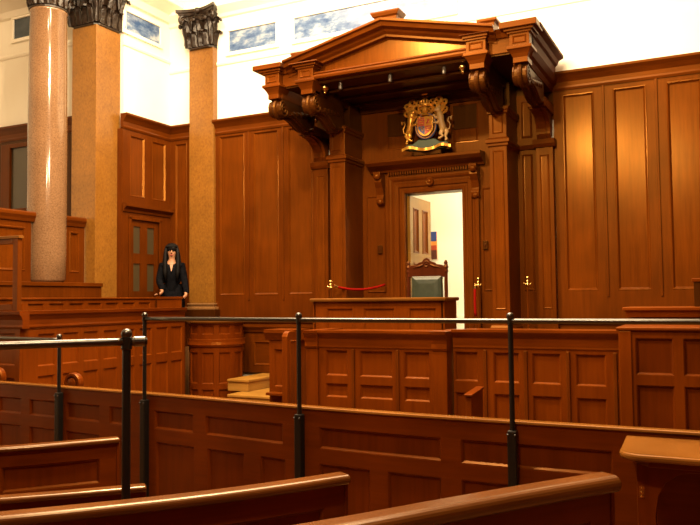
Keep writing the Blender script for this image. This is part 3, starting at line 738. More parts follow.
def beast(s_, mat, horn):
    """supporter rearing beside the shield; s_ = -1 on the left, facing the shield"""
    m = MB(FC); X = lambda q: s_ * q
    m.tube([(X(.255), .04, 4.15), (X(.245), .045, 4.20), (X(.225), .055, 4.28), (X(.215), .06, 4.345), (X(.205), .06, 4.385), (X(.20), .06, 4.42)], [.040, .050, .044, .052, .040, .030], 10)
    if not horn: m.ball((X(.205), .06, 4.40), .062, 12, (1, .9, 1.1))
    m.ball((X(.190), .075, 4.435), .040, 12, (.95, .9, 1)); m.tube([(X(.185), .085, 4.435), (X(.148), .095, 4.425)], [.028, .018], 8)
    for a in (-.012, .014): m.tube([(X(.205), .06 + a, 4.46), (X(.212), .06 + a, 4.495)], [.011, .004], 6)
    m.tube([(X(.265), .03, 4.17), (X(.30), .03, 4.13), (X(.275), .03, 4.075), (X(.30), .035, 4.03), (X(.275), .05, 4.02)], [.042, .034, .020, .015, .018], 8)
    m.tube([(X(.245), .06, 4.16), (X(.225), .07, 4.105), (X(.255), .07, 4.075), (X(.215), .075, 4.05), (X(.19), .08, 4.05)], [.038, .030, .018, .014, .017], 8)
    m.tube([(X(.205), .07, 4.34), (X(.16), .08, 4.325), (X(.135), .085, 4.36), (X(.115), .09, 4.365)], [.028, .020, .015, .018], 8)
    m.tube([(X(.215), .065, 4.30), (X(.17), .085, 4.25), (X(.14), .095, 4.265), (X(.115), .10, 4.255)], [.028, .020, .015, .018], 8)
    tail = [(X(.285), .03, 4.16), (X(.335), .03, 4.17), (X(.35), .03, 4.23), (X(.315), .03, 4.28), (X(.33), .03, 4.33), (X(.365), .03, 4.33), (X(.36), .03, 4.29)]
    m.tube(tail, [.011, .010, .010, .010, .012, .020, .010], 7)
    o = m.build('lion' if not horn else 'unicorn', mat, ca, smooth=True)
    m = MB(FC)
    if horn:
        m.tube([(X(.18), .085, 4.465), (X(.150), .095, 4.56)], [.010, .002], 8); m.build('horn', 'gold', o)
        m = MB(FC)
        for k in range(6): m.ball((X(.235 + .006 * (k % 2)), .055, 4.45 - k * .027), .020, 8)
        m.build('mane', 'gold', o)
    else:
        for k in range(5): m.tube([(X(.19 + .02 * math.cos(k)), .08, 4.47), (X(.19 + .03 * math.cos(k * 1.3)), .08, 4.50)], [.012, .006], 6)
        m.build('crown', 'gold', o)
beast(-1, 'gold', False); beast(1, 'argent', True)

# ------------------------------------------------------------------ judge's chair
jc = thing('judge_chair', (-3.30, 8.95, DAIS), 'carved high-back judge\'s chair padded with green leather', 'chair')
FJ = lambda u, v, z: (-3.295 + u * math.cos(.10) - v * math.sin(.10), 9.08 - u * math.sin(.10) * 0 - v, z)
FJ = lambda u, v, z: (-3.395 + u * .995 + v * .10, 9.08 + u * .10 - v * .995, z)
m = MB(FJ)
top = [(-.24, 2.29), (-.20, 2.325), (-.13, 2.335), (-.10, 2.36), (-.06, 2.37), (-.035, 2.405), (0, 2.42), (.035, 2.405), (.06, 2.37), (.10, 2.36), (.13, 2.335), (.20, 2.325), (.24, 2.29)]
m.prism([(-.24, 2.17)] + top + [(.24, 2.17)], -.03, .03)
m.build('crest_rail', 'mahogany', jc, .006)
m = MB(FJ)
m.tube(arc_pts((0, 2.34), .035, 0, 2 * PI, 16, .03), .010, 6)
for s_ in (-1, 1): m.tube([(s_ * .05, .03, 2.33), (s_ * .10, .035, 2.31), (s_ * .15, .03, 2.30), (s_ * .18, .03, 2.285)], [.014, .013, .010, .006], 6)
m.ball((0, .03, 2.34), .016, 8)
m.build('carving', 'mahogany', jc)
for s_ in (-1, 1):
    m = MB(FJ); m.lathe([(.026, DAIS), (.026, 1.6), (.03, 1.62), (.024, 1.66), (.024, 2.22), (.032, 2.24), (.026, 2.27), (.034, 2.30), (.02, 2.33), (.026, 2.355), (.01, 2.385)], (s_ * .245, 0), 14)
    m.build('back_post', 'mahogany', jc)
m = MB(FJ); m.panel(-.20, .20, 1.70, 2.19, [(0, -.02), (0, .02), (.01, .035), (.05, .05), (.1, .055)]); m.build('back_pad', 'green', jc, .004)
m = MB(FJ)
for k in range(17):
    for zz in (1.72, 2.17): m.ball((-.185 + k * .0231, .036, zz), .007, 6)
m.build('leather_studs', 'brass', jc)
m = MB(FJ); m.box(-.27, .27, .02, .52, 1.55, 1.62); m.build('seat_frame', 'mahogany', jc, .01)
m = MB(FJ); m.loft([[(-.25 + i, .05 + i, z), (.25 - i, .05 + i, z), (.25 - i, .51 - i, z), (-.25 + i, .51 - i, z)] for i, z in ((0, 1.62), (0, 1.66), (.02, 1.69), (.07, 1.70))]); m.build('seat', 'green', jc)
for s_ in (-1, 1):
    m = MB(FJ); m.lathe([(.025, DAIS), (.03, 1.2), (.022, 1.3), (.032, 1.45), (.028, 1.56)], (s_ * .24, .48), 14); m.build('leg', 'mahogany', jc)
    m = MB(FJ); m.tube([(s_ * .255, .0, 1.86), (s_ * .27, .2, 1.84), (s_ * .27, .42, 1.86), (s_ * .265, .47, 1.83)], [.022, .026, .03, .028], 10); m.tube([(s_ * .265, .42, 1.84), (s_ * .25, .42, 1.62)], .02, 8); m.build('armrest', 'mahogany', jc)

# ------------------------------------------------------------------ judge's bench
jb = thing('judge_bench', (-3.62, 8.2, DAIS), 'panelled front of the judge\'s bench below the green chair', 'bench')
FJB = FB(8.02)
panelling_court(jb, FJB, -4.46, -2.82, DAIS, 1.87, [(-4.29, -3.94), (-3.80, -3.41), (-3.23, -2.90)], [(1.38, 1.79)], prof=SMALL)
for a in ((-2.84, -2.80), (-4.475, -4.44)): MB().box(a[0], a[1], 8.02, 8.44, DAIS, 1.87).build('side_panel', 'court', jb, .003)
m = MB(); m.loft([[(-4.48 - e, 7.99 - e, z), (-2.79 + e, 7.99 - e, z), (-2.79 + e, 8.46, z), (-4.48 - e, 8.46, z)] for e, z in ((0, 1.87), (.012, 1.875), (.018, 1.89), (.018, 1.905), (.008, 1.912))])
m.build('desk_top', 'cap', jb)

# barrier posts and ropes
def barrier_post(x, y, lb):
    t = thing('barrier_post', (x, y, DAIS), lb, 'post', 'brass barrier posts on the dais')
    MB().lathe([(.14, DAIS), (.14, DAIS + .015), (.10, DAIS + .03), (.02, DAIS + .045)], (x, y), 24).build('base', 'brass', t)
    MB().lathe([(.014, DAIS + .04), (.014, 2.05)], (x, y), 14).build('pole', 'wood', t)
    MB().lathe([(.018, 2.04), (.024, 2.05), (.024, 2.075), (.016, 2.08), (.022, 2.095), (.022, 2.115), (.012, 2.12), (.026, 2.14), (.024, 2.16), (.008, 2.172)], (x, y), 16).build('finial', 'brass', t, smooth=True)
    m = MB(); m.tube([(x - .05, y, 2.085), (x - .03, y, 2.07), (x, y, 2.07), (x + .03, y, 2.07), (x + .05, y, 2.085)], .006, 7); m.build('hook', 'brass', t)
    return t
bp1 = barrier_post(-4.90, 9.28, 'brass barrier post left of the judge\'s bench, holding the long red rope')
for x, y, lb in ((-2.88, 9.60, 'brass barrier post right of the doorway with red rope hanging on it'), (-2.235, 9.60, 'brass barrier post farthest right, with no rope')):
    c = copy_tree(bp1, (x, y, DAIS)); c['label'] = lb
def rope(pts, lb, ends):
    t = thing('barrier_rope', pts[0], lb, 'rope')
    MB().tube(pts, .017, 10).build('cord', 'red', t, smooth=True)
    m = MB()
    for a, b in ends: m.tube([a, b], .021, 10)
    m.build('end_cap', 'brass', t, .003)
x0, y0, x1, y1 = -4.845, 9.28, -4.36, 9.93
pts = [(x0 + (x1 - x0) * q, y0 + (y1 - y0) * q, 2.085 + .02 * q - .11 * 4 * q * (1 - q) * .55) for q in [k / 14 for k in range(15)]]
rope(pts, 'red rope slung from the barrier post to the panelling left of the door', [(pts[0], pts[1])])
pts = [(-2.915, 9.585, 2.06), (-2.922, 9.58, 2.0), (-2.925, 9.58, 1.85), (-2.922, 9.58, 1.72), (-2.915, 9.58, 1.66)]
rope(pts, 'red rope hanging straight down at the barrier post by the doorway', [(pts[0], (-2.92, 9.582, 2.02))])

# ------------------------------------------------------------------ clerk's desks in the well of the court
cv = lambda z: [(-.05, z - .17), (0, z - .17), (.008, z - .155), (.006, z - .14), (.012, z - .07), (.045, z - .03), (.05, z - .02), (.05, z), (-.05, z)]
cb = thing('clerk_desk', (-2.89, 6.6, 0), 'projecting middle clerk\'s desk front with three panel columns below the judge\'s bench', 'desk')
FM = FB(6.30)
pc = [(-3.385, -3.155), (-3.03, -2.70), (-2.59, -2.345)]
panelling_court(cb, FM, -3.46, -2.30, 0, 1.45, pc, [(.30, .86), (.985, 1.115), (1.185, 1.425)], prof=SMALL)
joints(FM, cb, (-3.095, -2.65), .1, 1.44)
MB(FM).mould(-3.46, -2.30, cv(1.61)).build('cornice', 'court_h', cb)
for a, b in ((-3.58, -3.455), (-2.305, -2.175)):
    p = MB(FM).box(a, b, -.5, .03, 0, 1.44).build('pilaster', 'court', cb, .004)
    MB(FM).mould(a - .006, b + .004, [(-.5, 1.44), (.035, 1.44), (.045, 1.46), (.04, 1.50), (.05, 1.55), (.08, 1.585), (.085, 1.61), (-.5, 1.61)]).build('pilaster_cap', 'court_h', p)
MB().box(-3.46, -2.30, 6.35, 6.80, 1.55, 1.60).build('desk_top', 'court_h', cb)
rs = thing('clerk_desk', (-1.45, 6.7, 0), 'right-hand clerk\'s desk front with four panel columns, behind the tallest rail post', 'desk')
FR = FB(6.40)
pc = [(-2.15, -1.935), (-1.80, -1.575), (-1.47, -1.23), (-1.11, -.87), (-.72, -.48), (-.3, -.05)]
panelling_court(rs, FR, -2.160, .9, 0, 1.46, pc, [(.35, 1.075), (1.17, 1.43)], prof=SMALL)
joints(FR, rs, (-1.87, -1.52, -1.17, -.80), .1, 1.45)
MB(FR).mould(-2.160, .9, cv(1.625)).build('cornice', 'court_h', rs)
MB().box(-2.155, .9, 6.45, 6.9, 1.56, 1.615).build('desk_top', 'court_h', rs)

rb = thing('panelled_box', (.1, 6.0, 0), 'large panelled box at the right edge, its front nearest of the court desks', 'box')
FX = FB(5.70)
panelling_court(rb, FX, -.685, .95, 0, 1.655, [(-.575, -.325), (-.265, -.03), (.08, .34), (.42, .68)], [(.95, 1.275), (1.345, 1.605)], pm='deep_v', prof=SMALL)
MB(FX).mould(-.70, .95, [(-.55, 1.655), (.015, 1.655), (.02, 1.665), (.02, 1.68), (-.55, 1.683)]).build('top_rail', 'court_h', rb, .004)
MB().box(-.685, -.655, 5.70, 6.25, 0, 1.655).build('side_panel', 'court', rb)
MB(FX).box(-.685, -.60, 0, .012, 0, 1.655).build('corner_post', 'court_panel', rb, .004)
rd = thing('table', (.1, 7.3, 0), 'broad flat desk top behind the panelled box at the right edge', 'table')
MB().slab([(-.80, 6.96), (.95, 6.96), (.95, 7.55), (-.80, 7.55)], 1.775, 1.805).build('desk_top', 'court_h', rd, .006)
MB().loft([[(-.80 + e, 6.96 + e, z), (.95, 6.96 + e, z), (.95, 7.54, z), (-.80 + e, 7.54, z)] for e, z in ((.08, 0), (.08, 1.70), (.03, 1.72), (.02, 1.775))]).build('apron', 'court', rd)
ds = thing('chair', (.1, 7.3, 1.805), 'dark wooden upright panel on the desk top at the right edge', 'panel')
ds.name = 'desk_screen'
MB().box(-.235, .9, 7.20, 7.25, 1.805, 2.02).build('board', 'dark', ds, .005)
MB().box(-.25, .9, 7.19, 7.26, 2.02, 2.05).build('top_rail', 'court_h', ds, .005)

# narrow box and board at the left of the clerk's desks
nb = thing('panelled_box', (-4.4, 7.4, 0), 'narrow panelled box standing between the pale steps and the clerk\'s desk', 'box')
FN = FB(7.10)
panelling_court(nb, FN, -4.52, -4.22, 0, 1.46, [(-4.46, -4.29)], [(.95, 1.36)], prof=SMALL)
MB(FN).mould(-4.56, -4.18, [(-.3, 1.46), (.01, 1.46), (.03, 1.50), (.05, 1.54), (.05, 1.575), (-.3, 1.575)]).build('cornice', 'court_h', nb)
MB().box(-4.52, -4.22, 7.14, 7.40, 0, 1.46).build('body', 'court', nb)
MB().box(-4.50, -4.18, 6.99, 7.10, .865, .895).build('ledge', 'court_h', nb, .005)
gl_ = thing('bench_end', (-4.07, 6.8, 0), 'upright wooden bench end with a rounded top left of the clerk\'s desk', 'bench end')
q = [(6.70, 0), (6.92, 0), (6.92, 1.52), (6.90, 1.555), (6.86, 1.575), (6.76, 1.575), (6.72, 1.555), (6.70, 1.52)]
m = MB(); m.loft([[(x, y, z) for y, z in q] for x in (-4.115, -4.05)]); m.build('board', 'court', gl_, .008)
MB(FD(-4.05)).panel(6.745, 6.875, .8, 1.48, [(0, -.002), (0, .004), (.01, .01), (.02, .002)]).build('panel', 'court_panel', gl_)
be = thing('bench_end', (-1.72, 5.6, 0), 'short wooden bench end with a sloping top in front of the right clerk\'s desk', 'bench end')
m = MB(); m.loft([[(x, y, z) for y, z in ((5.50, 0), (5.80, 0), (5.80, 1.19), (5.50, 1.165))] for x in (-1.765, -1.72)]); m.build('board', 'court', be, .004)
m = MB(); m.loft([[(x, y, z) for y, z in ((5.485, 1.162), (5.81, 1.19), (5.81, 1.205), (5.485, 1.178))] for x in (-1.775, -1.71)]); m.build('capping', 'deep', be, .004)

# pale steps
st = thing('step_flight', (-5.6, 9.4, 0), 'two pale wooden steps beside the round panelled plinth', 'steps')
for b in ((-6.22, -4.72, 8.70, 9.95, .60), (-6.45, -6.10, 9.02, 9.93, .77)):
    s_ = MB().box(b[0], b[1], b[2], b[3], 0 if b[4] < .7 else .605, b[4] - .035).build('riser', 'step', st)
    MB().box(b[0], b[1] + .02, b[2] - .02, b[3], b[4] - .035, b[4]).build('tread', 'step', s_, .006)

# round panelled plinth under the pilaster
cp = thing('round_plinth', (-6.93, 9.40, 0), 'round panelled wooden plinth in front of the slim granite pilaster', 'plinth')
RC = .41
def FCY(u, v, z):
    a = -PI / 2 + u / RC
    return (-6.93 + (RC + v) * math.cos(a), 9.40 + (RC + v) * math.sin(a), z)
N = 10; W = 2 * PI * RC / N
us = [(-N / 2 + k + .0) * W for k in range(N)]
cols = [(a + .035, a + W - .035) for a in us]
U = sorted({-PI * RC, PI * RC, *[x for c in cols for x in c]})
rows = [(.30, .60), (.68, 1.14), (1.40, 1.54)]
Z = sorted({0, 1.57, *[z for r in rows for z in r]})
MB(FCY, .05).frame(U, Z, lambda i, j: j in (1, 3, 5) and any(c[0] < (U[i] + U[i + 1]) / 2 < c[1] for c in cols), -.06, 0).build('frame', 'deep_v', cp)
for c in cols:
    for r in rows:
        m = MB(FCY)
        rings = []
        for i_, v in SMALL:
            q = []
            nn = 5
            for k in range(nn + 1): q.append((c[0] + i_ + (c[1] - c[0] - 2 * i_) * k / nn, v, r[0] + i_))
            for k in range(nn + 1): q.append((c[1] - i_ - (c[1] - c[0] - 2 * i_) * k / nn, v, r[1] - i_))
            rings.append(q)
        R = [m.vs(r_) for r_ in rings]
        for a, b in zip(R, R[1:]):
            for i in range(len(a)):
                j = (i + 1) % len(a); m.face([a[i], a[j], b[j], b[i]])
        L_ = R[-1]
        for k in range(5): m.face([L_[k], L_[k + 1], L_[10 - k], L_[11 - k]])
        m.build('panel', 'deep_v', cp)
MB().lathe([(RC - .02, 1.22), (RC + .015, 1.22), (RC + .03, 1.25), (RC + .02, 1.29), (RC + .02, 1.33), (RC - .02, 1.34)], (-6.93, 9.40), 40).build('moulding', 'deep', cp, smooth=False)
MB().lathe([(RC - .02, 1.56), (RC + .02, 1.56), (RC + .05, 1.585), (RC + .05, 1.615), (RC + .04, 1.62)], (-6.93, 9.40), 40).build('ledge', 'cap', cp)

# ------------------------------------------------------------------ jury box on the left
jf = thing('jury_box', (-7.2, 7.5, 0), 'long panelled front of the jury box below the columns', 'jury box')
FJX = FD(-7.20)
ys = [6.31, 6.68, 7.01, 7.35, 7.68, 8.02, 8.36, 8.68]
cols = [(y, y + .25) for y in ys]
panelling_court(jf, FJX, 6.092, 8.97, 0, 1.62, cols, [(.42, 1.04), (1.15, 1.53)], pm='court_panel', prof=SMALL)
FJ2 = FB(6.05)
panelling_court(jf, FJ2, -9.2, -7.20, 0, 1.62, [(-9.05, -8.75), (-8.6, -8.3), (-8.15, -7.85), (-7.62, -7.28)], [(.42, 1.04), (1.18, 1.55)], prof=SMALL, frame_name='end_frame')
prof = [(-.08, 1.60), (.012, 1.60), (.02, 1.62), (.012, 1.645), (.012, 1.70), (.03, 1.74), (.055, 1.765), (.06, 1.80), (-.08, 1.805)]
m = MB(FJX); m.mould(6.05, 8.97, prof); m.build('ledge', 'deep', jf)
m = MB(FJ2); m.mould(-9.2, -7.14, prof); m.build('end_ledge', 'deep', jf)
MB().box(-7.28, -7.20, 8.97, 8.995, 0, 1.80).build('end_board', 'deep_v', jf)
jd = thing('jury_desk', (-7.75, 7.5, DAIS), 'low panelled desk row on top of the jury box, behind its ledge', 'desk')
FT = FD(-7.75)
panelling_court(jd, FT, 6.2, 8.96, DAIS, 1.93, [(6.3 + k * .33, 6.3 + k * .33 + .25) for k in range(8)], [(1.40, 1.885)], prof=SMALL)
MB(FT).mould(6.2, 9.02, [(-.10, 1.93), (.012, 1.93), (.018, 1.94), (.018, 1.955), (-.10, 1.96)]).build('top_rail', 'court_h', jd, .003)
je = thing('jury_box_gate', (-7.5, 9.0, DAIS), 'plain wooden gate panel the woman stands behind', 'gate')
MB(FB(9.0)).box(-7.745, -7.29, -.03, 0, 0.4, 1.93).build('board', 'court_panel', je, .004)
MB(FB(9.0)).box(-7.755, -7.28, -.05, .012, 1.93, 1.965).build('top_rail', 'court_h', je, .004)

# gallery parapet behind and beside the column
gp = thing('gallery_parapet', (-8.75, 7.2, DAIS), 'panelled parapet running behind the round granite column', 'parapet')
FG = FD(-8.60)
MB().box(-8.95, -8.25, 6.2, 8.37, DAIS, 2.12).build('base_wall', 'wood', gp)
MB().box(-8.97, -8.23, 6.19, 8.385, 2.12, 2.175).build('base_ledge', 'wood_h', gp, .006)
for k, (a, b, cs) in enumerate(((6.22, 7.40, [(6.34, 6.72), (6.82, 7.30)]), (7.98, 8.37, [(8.08, 8.27)]))):
    sc = MB(FG).box(a, b, -.06, -.03, 2.175, 3.03).build('screen', 'wood', gp)
    panelling(sc, FG, a, b, 2.175, 3.03, cs, [(2.33, 2.94)], depth=.03, prof=[(0, -.028), (0, 0), (.012, .010), (.028, .004), (.034, -.016), (.04, -.018)])
    MB(FG).mould(a, b + (.04 if k == 0 else 0), [(-.08, 3.02), (.02, 3.02), (.03, 3.06), (.05, 3.10), (.05, 3.14), (.03, 3.16), (-.08, 3.16)]).build('screen_rail', 'wood_h', sc)
# framed screen standing on the corner of the jury box
sc = thing('framed_screen', (-7.6, 6.1, 1.805), 'tall open wooden frame at the left edge, standing on the jury box corner', 'screen')
FS = FB(6.10)
MB(FS).box(-7.35, -7.27, -.03, .03, 1.805, 2.64).build('post', 'wood', sc, .004)
MB(FS).box(-8.6, -7.25, -.035, .035, 2.64, 2.675).build('top_rail', 'cap', sc, .006)
MB(FS).box(-8.6, -7.36, -.025, .025, 2.58, 2.64).build('upper_rail', 'wood_h', sc, .004)
MB(FS).box(-8.6, -7.36, -.025, .025, 1.81, 1.88).build('lower_rail', 'wood_h', sc, .004)

# scrolled bench ends peeping over the long partition
def scroll_end(x, y, zc, lb):
    t = thing('scrolled_bench_end', (x, y, 0), lb, 'bench end', 'scrolled bench ends')
    F = lambda u, v, z: (x + u, y - v, z)
    m = MB(F); m.box(-.07, .07, -.03, .03, 0, zc - .05); m.build('upright', 'deep_v', t, .006)
    m = MB(F); m.disc(0, zc, 0, [(.10, -.035), (.108, -.02), (.108, .02), (.10, .035), (.075, .035), (.070, .022), (.055, .022), (.05, .04), (.02, .046), (.004, .046)], 28); m.build('scroll', 'deep', t, smooth=False)
    return t
s0 = scroll_end(-5.88, 5.60, 1.085, 'round scrolled bench end over the partition by the thin rail post')
c = copy_tree(s0, (-7.0, 5.60, .02)); c['label'] = 'round scrolled bench end over the partition at the left edge'

# ------------------------------------------------------------------ the long partition and its iron rails
PT = Path([(-8, 5.06), (-6.17, 4.98), (-5.3, 4.92), (-4.3, 4.84), (-3.47, 4.75), (-2.7, 4.65), (-1.64, 4.59), (-.2, 4.59), (1.5, 4.59)])
pt = thing('panelled_partition', (-3.2, 4.9, 0), 'long curving panelled partition across the court carrying iron posts', 'partition')
X = PT.ux
upper = [(-7.4, -6.9), (-6.8, -6.3), (-6.2, -5.88), (-5.76, -5.36), (-5.26, -4.83), (-4.71, -4.55), (-4.18, -3.75), (-3.62, -2.86), (-2.55, -1.64), (-1.51, -.60), (-.45, .45), (.6, 1.4)]
lower = [(-7.4, -6.9), (-6.8, -6.3), (-6.2, -5.88), (-5.76, -5.40), (-5.26, -4.83), (-4.71, -4.55), (-4.16, -3.74), (-3.60, -3.23), (-3.07, -2.84), (-2.55, -2.15), (-2.02, -1.64), (-1.51, -1.12), (-1.0, -.60), (-.45, -.03), (.07, .45), (.6, 1.4)]
pn = [((X(a), X(b)), (.865, 1.015)) for a, b in upper] + [((X(a), X(b)), (.12, .765)) for a, b in lower]
panelling(pt, PT, 0, PT.L, 0, 1.13, [], [], panels=pn, fm='deep', pm='deep_v', prof=SMALL, depth=.05, seg=.3)
MB(PT, .3).mould(0, PT.L, [(-.055, 1.13), (.008, 1.13), (.014, 1.137), (.012, 1.148), (0, 1.152), (-.055, 1.152)]).build('capping', 'cap', pt)

def rail_set(lb, pxs, ends, zr, balls=True):
    """pxs: x of the posts along the partition; ends: u range of the rail"""
    c = PT(X(pxs[0]), .03, 0)
    t = thing('iron_handrail', c, lb, 'handrail')
    V = .034
    k = 18
    MB().tube([PT(ends[0] + (ends[1] - ends[0]) * i / k, V, zr) for i in range(k + 1)], .0165, 12).build('rail', 'steel', t, smooth=True)
    for x in pxs:
        u = X(x)
        p = PT(u, V, 0)
        po = MB().lathe([(.016, 1.10), (.016, zr - .02), (.020, zr - .018), (.020, zr + .016), (.014, zr + .018)], p[:2], 14).build('post', 'black', t, smooth=False)
        MB().ball((p[0], p[1], zr + .030), .024, 16).build('ball_finial', 'steel', po, smooth=True)
        MB(PT).box(u - .028, u + .028, .006, .062, .25, 1.10).build('lower_post', 'black', po, .008)
        m = MB(PT)
        for s_ in (-1, 1): m.ball((u + s_ * .022, .066, 1.075), .007, 8)
        m.build('bolt', 'steel', po)
    return t
rail_set('long iron handrail on three posts along the top of the partition', [-4.255, -2.69, -1.17, 1.42], (X(-4.255), X(1.45)), 1.757)
rail_set('thin iron handrail at the left edge ending at a slim post on the partition', [-5.31, -7.2], (X(-7.9), X(-5.31)), 1.565)

# near rail standing among the benches
NR = Path([(-4.1, 1.2), (-3.04, 2.44), (-2.67, 2.88), (-2.605, 2.955)])
t = thing('iron_handrail', (-2.67, 2.88, 0), 'thick near iron handrail at the left with one tall post', 'handrail')
un = X(-2.67)
un = NR.ux(-2.67)
MB().tube([NR(q, 0, 1.70) for q in [NR.L * k / 12 for k in range(12)] + [NR.L - .045]], .0195, 14).build('rail', 'steel', t, smooth=True)
MB().tube([NR(NR.L - .075, 0, 1.70), NR(NR.L - .06, 0, 1.70), NR(NR.L - .012, 0, 1.70), NR(NR.L, 0, 1.70)], [.021, .026, .026, .018], 14).build('end_cap', 'steel', t)
p = NR(un, 0, 0)
po = MB().lathe([(.05, 0), (.05, .02), (.021, .04), (.021, 1.66), (.027, 1.665), (.027, 1.72), (.02, 1.725)], p[:2], 16).build('post', 'black', t)
MB().ball((p[0], p[1], 1.738), .028, 16).build('ball_finial', 'steel', po, smooth=True)
p2 = NR(.25, 0, 0)
MB().lathe([(.05, 0), (.05, .02), (.021, .04), (.021, 1.66), (.027, 1.665), (.027, 1.72), (.02, 1.725)], p2[:2], 16).build('post', 'black', t)

# ------------------------------------------------------------------ public benches in the foreground
def pew(lb, pts, zt, panels=True, nose=.026, cap='nose', seat=True, drop=.035):
    P = Path(pts)
    c = P(P.L / 2, -.05, 0)
    t = thing('pew', (c[0], c[1], 0), lb, 'bench', 'curved public benches')
    L = P.L; e = L
    # bullnosed top rail
    n = 10
    pr = [(.018 + nose * math.cos(a) * 1.0, zt - nose + nose * math.sin(a)) for a in [-PI / 2 + PI * k / n for k in range(n + 1)]]
    pr = pr + [(-.045 - .6 * nose * math.cos(a), zt - nose + nose * math.sin(a)) for a in [PI / 2 - PI * k / n for k in range(n + 1)]]
    rings = [[(u, v, z) for v, z in pr] for u in MB(P, .12).us(0, L - .012)]
    rings.append([(L - .004, v * .9, zt - nose + (z - zt + nose) * .85) for v, z in pr]); rings.append([(L, v * .6, zt - nose + (z - zt + nose) * .55) for v, z in pr])
    MB(P).loft(rings).build('top_rail', cap, t, smooth=False)
    zb = zt - 2 * nose
    if panels:
        cols = []; u = L - .13 - .62
        while u > -.2: cols.append((max(u, .04), u + .62)); u -= .76
        cols = [c_ for c_ in cols if c_[1] - c_[0] > .15]
        panelling(t, P, 0, L - .02, 0, zb, cols, [(.08, .42), (zb - .27, zb - .10)], fm='deep', pm='deep_v', prof=SMALL, seg=.15, frame_name='back_frame')
    else:
        MB(P, .15).box(0, L - .02, -.035, 0, 0, zb).build('back_board', 'deep', t)
    MB(P).box(L - .02, L - .0, -.05, .006, 0, zb).build('end_stile', 'deep_v', t, .004)
    zs = max(.25, zt - .47)
    MB(P, .15).box(0, L - .03, -.44, -.05, zs - .035, zs).build('seat', 'deep', t, .006)
    MB(P).prism([(L - .035, 0), (L - .0, 0), (L - .0, zs), (L - .035, zs)], -.44, -.05).build('seat_end', 'deep_v', t, .004)
    return t
pew('curved bench at left, its panelled back end just left of the near iron post', [(-5.3, 2.55), (-4.70, 3.06), (-4.31, 3.48), (-4.06, 3.77), (-3.835, 4.07)], .95, nose=.018)
pew('low curved bench with plain dark back, ending right of the near iron post', [(-4.45, 2.1), (-3.92, 2.52), (-3.55, 2.86), (-3.26, 3.13), (-3.0, 3.40)], .85, panels=False, nose=.018)
pew('curved bench in the foreground ending in front of the middle iron post', [(-3.25, 1.55), (-2.64, 2.13), (-2.21, 2.59), (-1.93, 2.95), (-1.68, 3.34)], 1.05, nose=.025)
pew('nearest foreground bench with thick worn top rail, ending at the bracketed shelf', [(-1.62, 1.42), (-1.15, 2.08), (-.85, 2.54), (-.63, 2.865), (-.415, 3.165)], 1.2, nose=.033)

# shelf table at right with bracketed leg
tb = thing('shelf_table', (.3, 4.3, 0), 'wooden shelf table with rounded corner fixed to the partition at right', 'table')
out = [(1.3, 3.99), (1.3, 4.53), (-.52, 4.53), (-.505, 4.16)]
for k in range(7):
    a = PI + k / 6 * PI / 2
    out.append((-.385 + .12 * math.cos(a), 4.11 + .12 * math.sin(a)))
m = MB(); m.loft([[(x + (.02 if x < 1 else 0) * (-e), y, z) for x, y in out] for e, z in ((0, 1.085), (0, 1.12))]); m.build('top', 'cap', tb, .012)
MB().slab([(1.3, 4.03), (1.3, 4.52), (-.46, 4.52), (-.45, 4.14), (-.36, 4.03)], 1.055, 1.085).build('apron', 'deep', tb, .004)
q = [(-.425, 0), (-.335, 0), (-.335, .55), (-.34, .80), (-.325, .90), (-.29, .97), (-.22, 1.02), (-.05, 1.04), (1.3, 1.04), (1.3, 1.055), (-.425, 1.055)]
lg = MB(FB(4.10)).prism(q, -.05, 0).build('leg_bracket', 'deep_v', tb, .004)
m = MB(FB(4.10)); m.box(-.415, -.390, 0, .004, .885, .945)
for zz in (.895, .915, .935): m.ball((-.4025, .004, zz), .006, 8)
m.build('brass_hinge', 'brass', lg)
MB(FB(4.45)).box(-.40, 1.3, -.03, 0, 0, 1.05).build('back_board', 'deep', tb)

# ------------------------------------------------------------------ the standing woman
def skin_mesh(name, verts, edges, radii, mat, parent, sub=2, root=0, loc=Vector((0, 0, 0))):
    me = bpy.data.meshes.new(name); me.from_pydata([tuple(Vector(v) - loc) for v in verts], edges, []); o = bpy.data.objects.new(name, me); COL.objects.link(o)
    sk = o.modifiers.new('k', 'SKIN'); sk.use_smooth_shade = True
    lay = me.skin_vertices[0].data
    for i, r in enumerate(radii):
        lay[i].radius = r if isinstance(r, tuple) else (r, r)
        lay[i].use_root = i == root
    d = o.modifiers.new('s', 'SUBSURF'); d.levels = d.render_levels = sub
    me.materials.append(M[mat])
    if parent is not None: o.parent = parent
    return o
PB = Vector((-7.75, 9.36, DAIS))
pe = thing('person', PB, 'woman with long black hair in black clothes, leaning behind the gate panel', 'person')
fd = Vector((.58, -.815, 0)).normalized(); rd_ = Vector((.815, .58, 0)).normalized()      # facing the room; rd_ = towards the right of the picture
def BP(r, fwd, z): return PB + rd_ * r + fd * fwd + Vector((0, 0, z))
hl = Vector((-7.70, 9.0, 1.985)); hr = Vector((-7.42, 9.22, 1.93))
V = []; E_ = []; R = []
def add(p, r, par=None):
    V.append(tuple(p)); R.append(r)
    if par is not None: E_.append((par, len(V) - 1))
    return len(V) - 1
pel = add(BP(0, -.06, .86), (.115, .15))
w1 = add(BP(0, -.03, 1.02), (.09, .115), pel)
ch = add(BP(0, .0, 1.20), (.095, .14), w1)
ns = add(BP(0, .01, 1.325), (.045, .06), ch)
nk = add(BP(0, .03, 1.40), .042, ns)
hb = add(BP(.0, .045, 1.46), (.062, .058), nk)
hm = add(BP(.0, .045, 1.53), (.082, .074), hb)
ht = add(BP(.0, .035, 1.585), (.055, .05), hm)
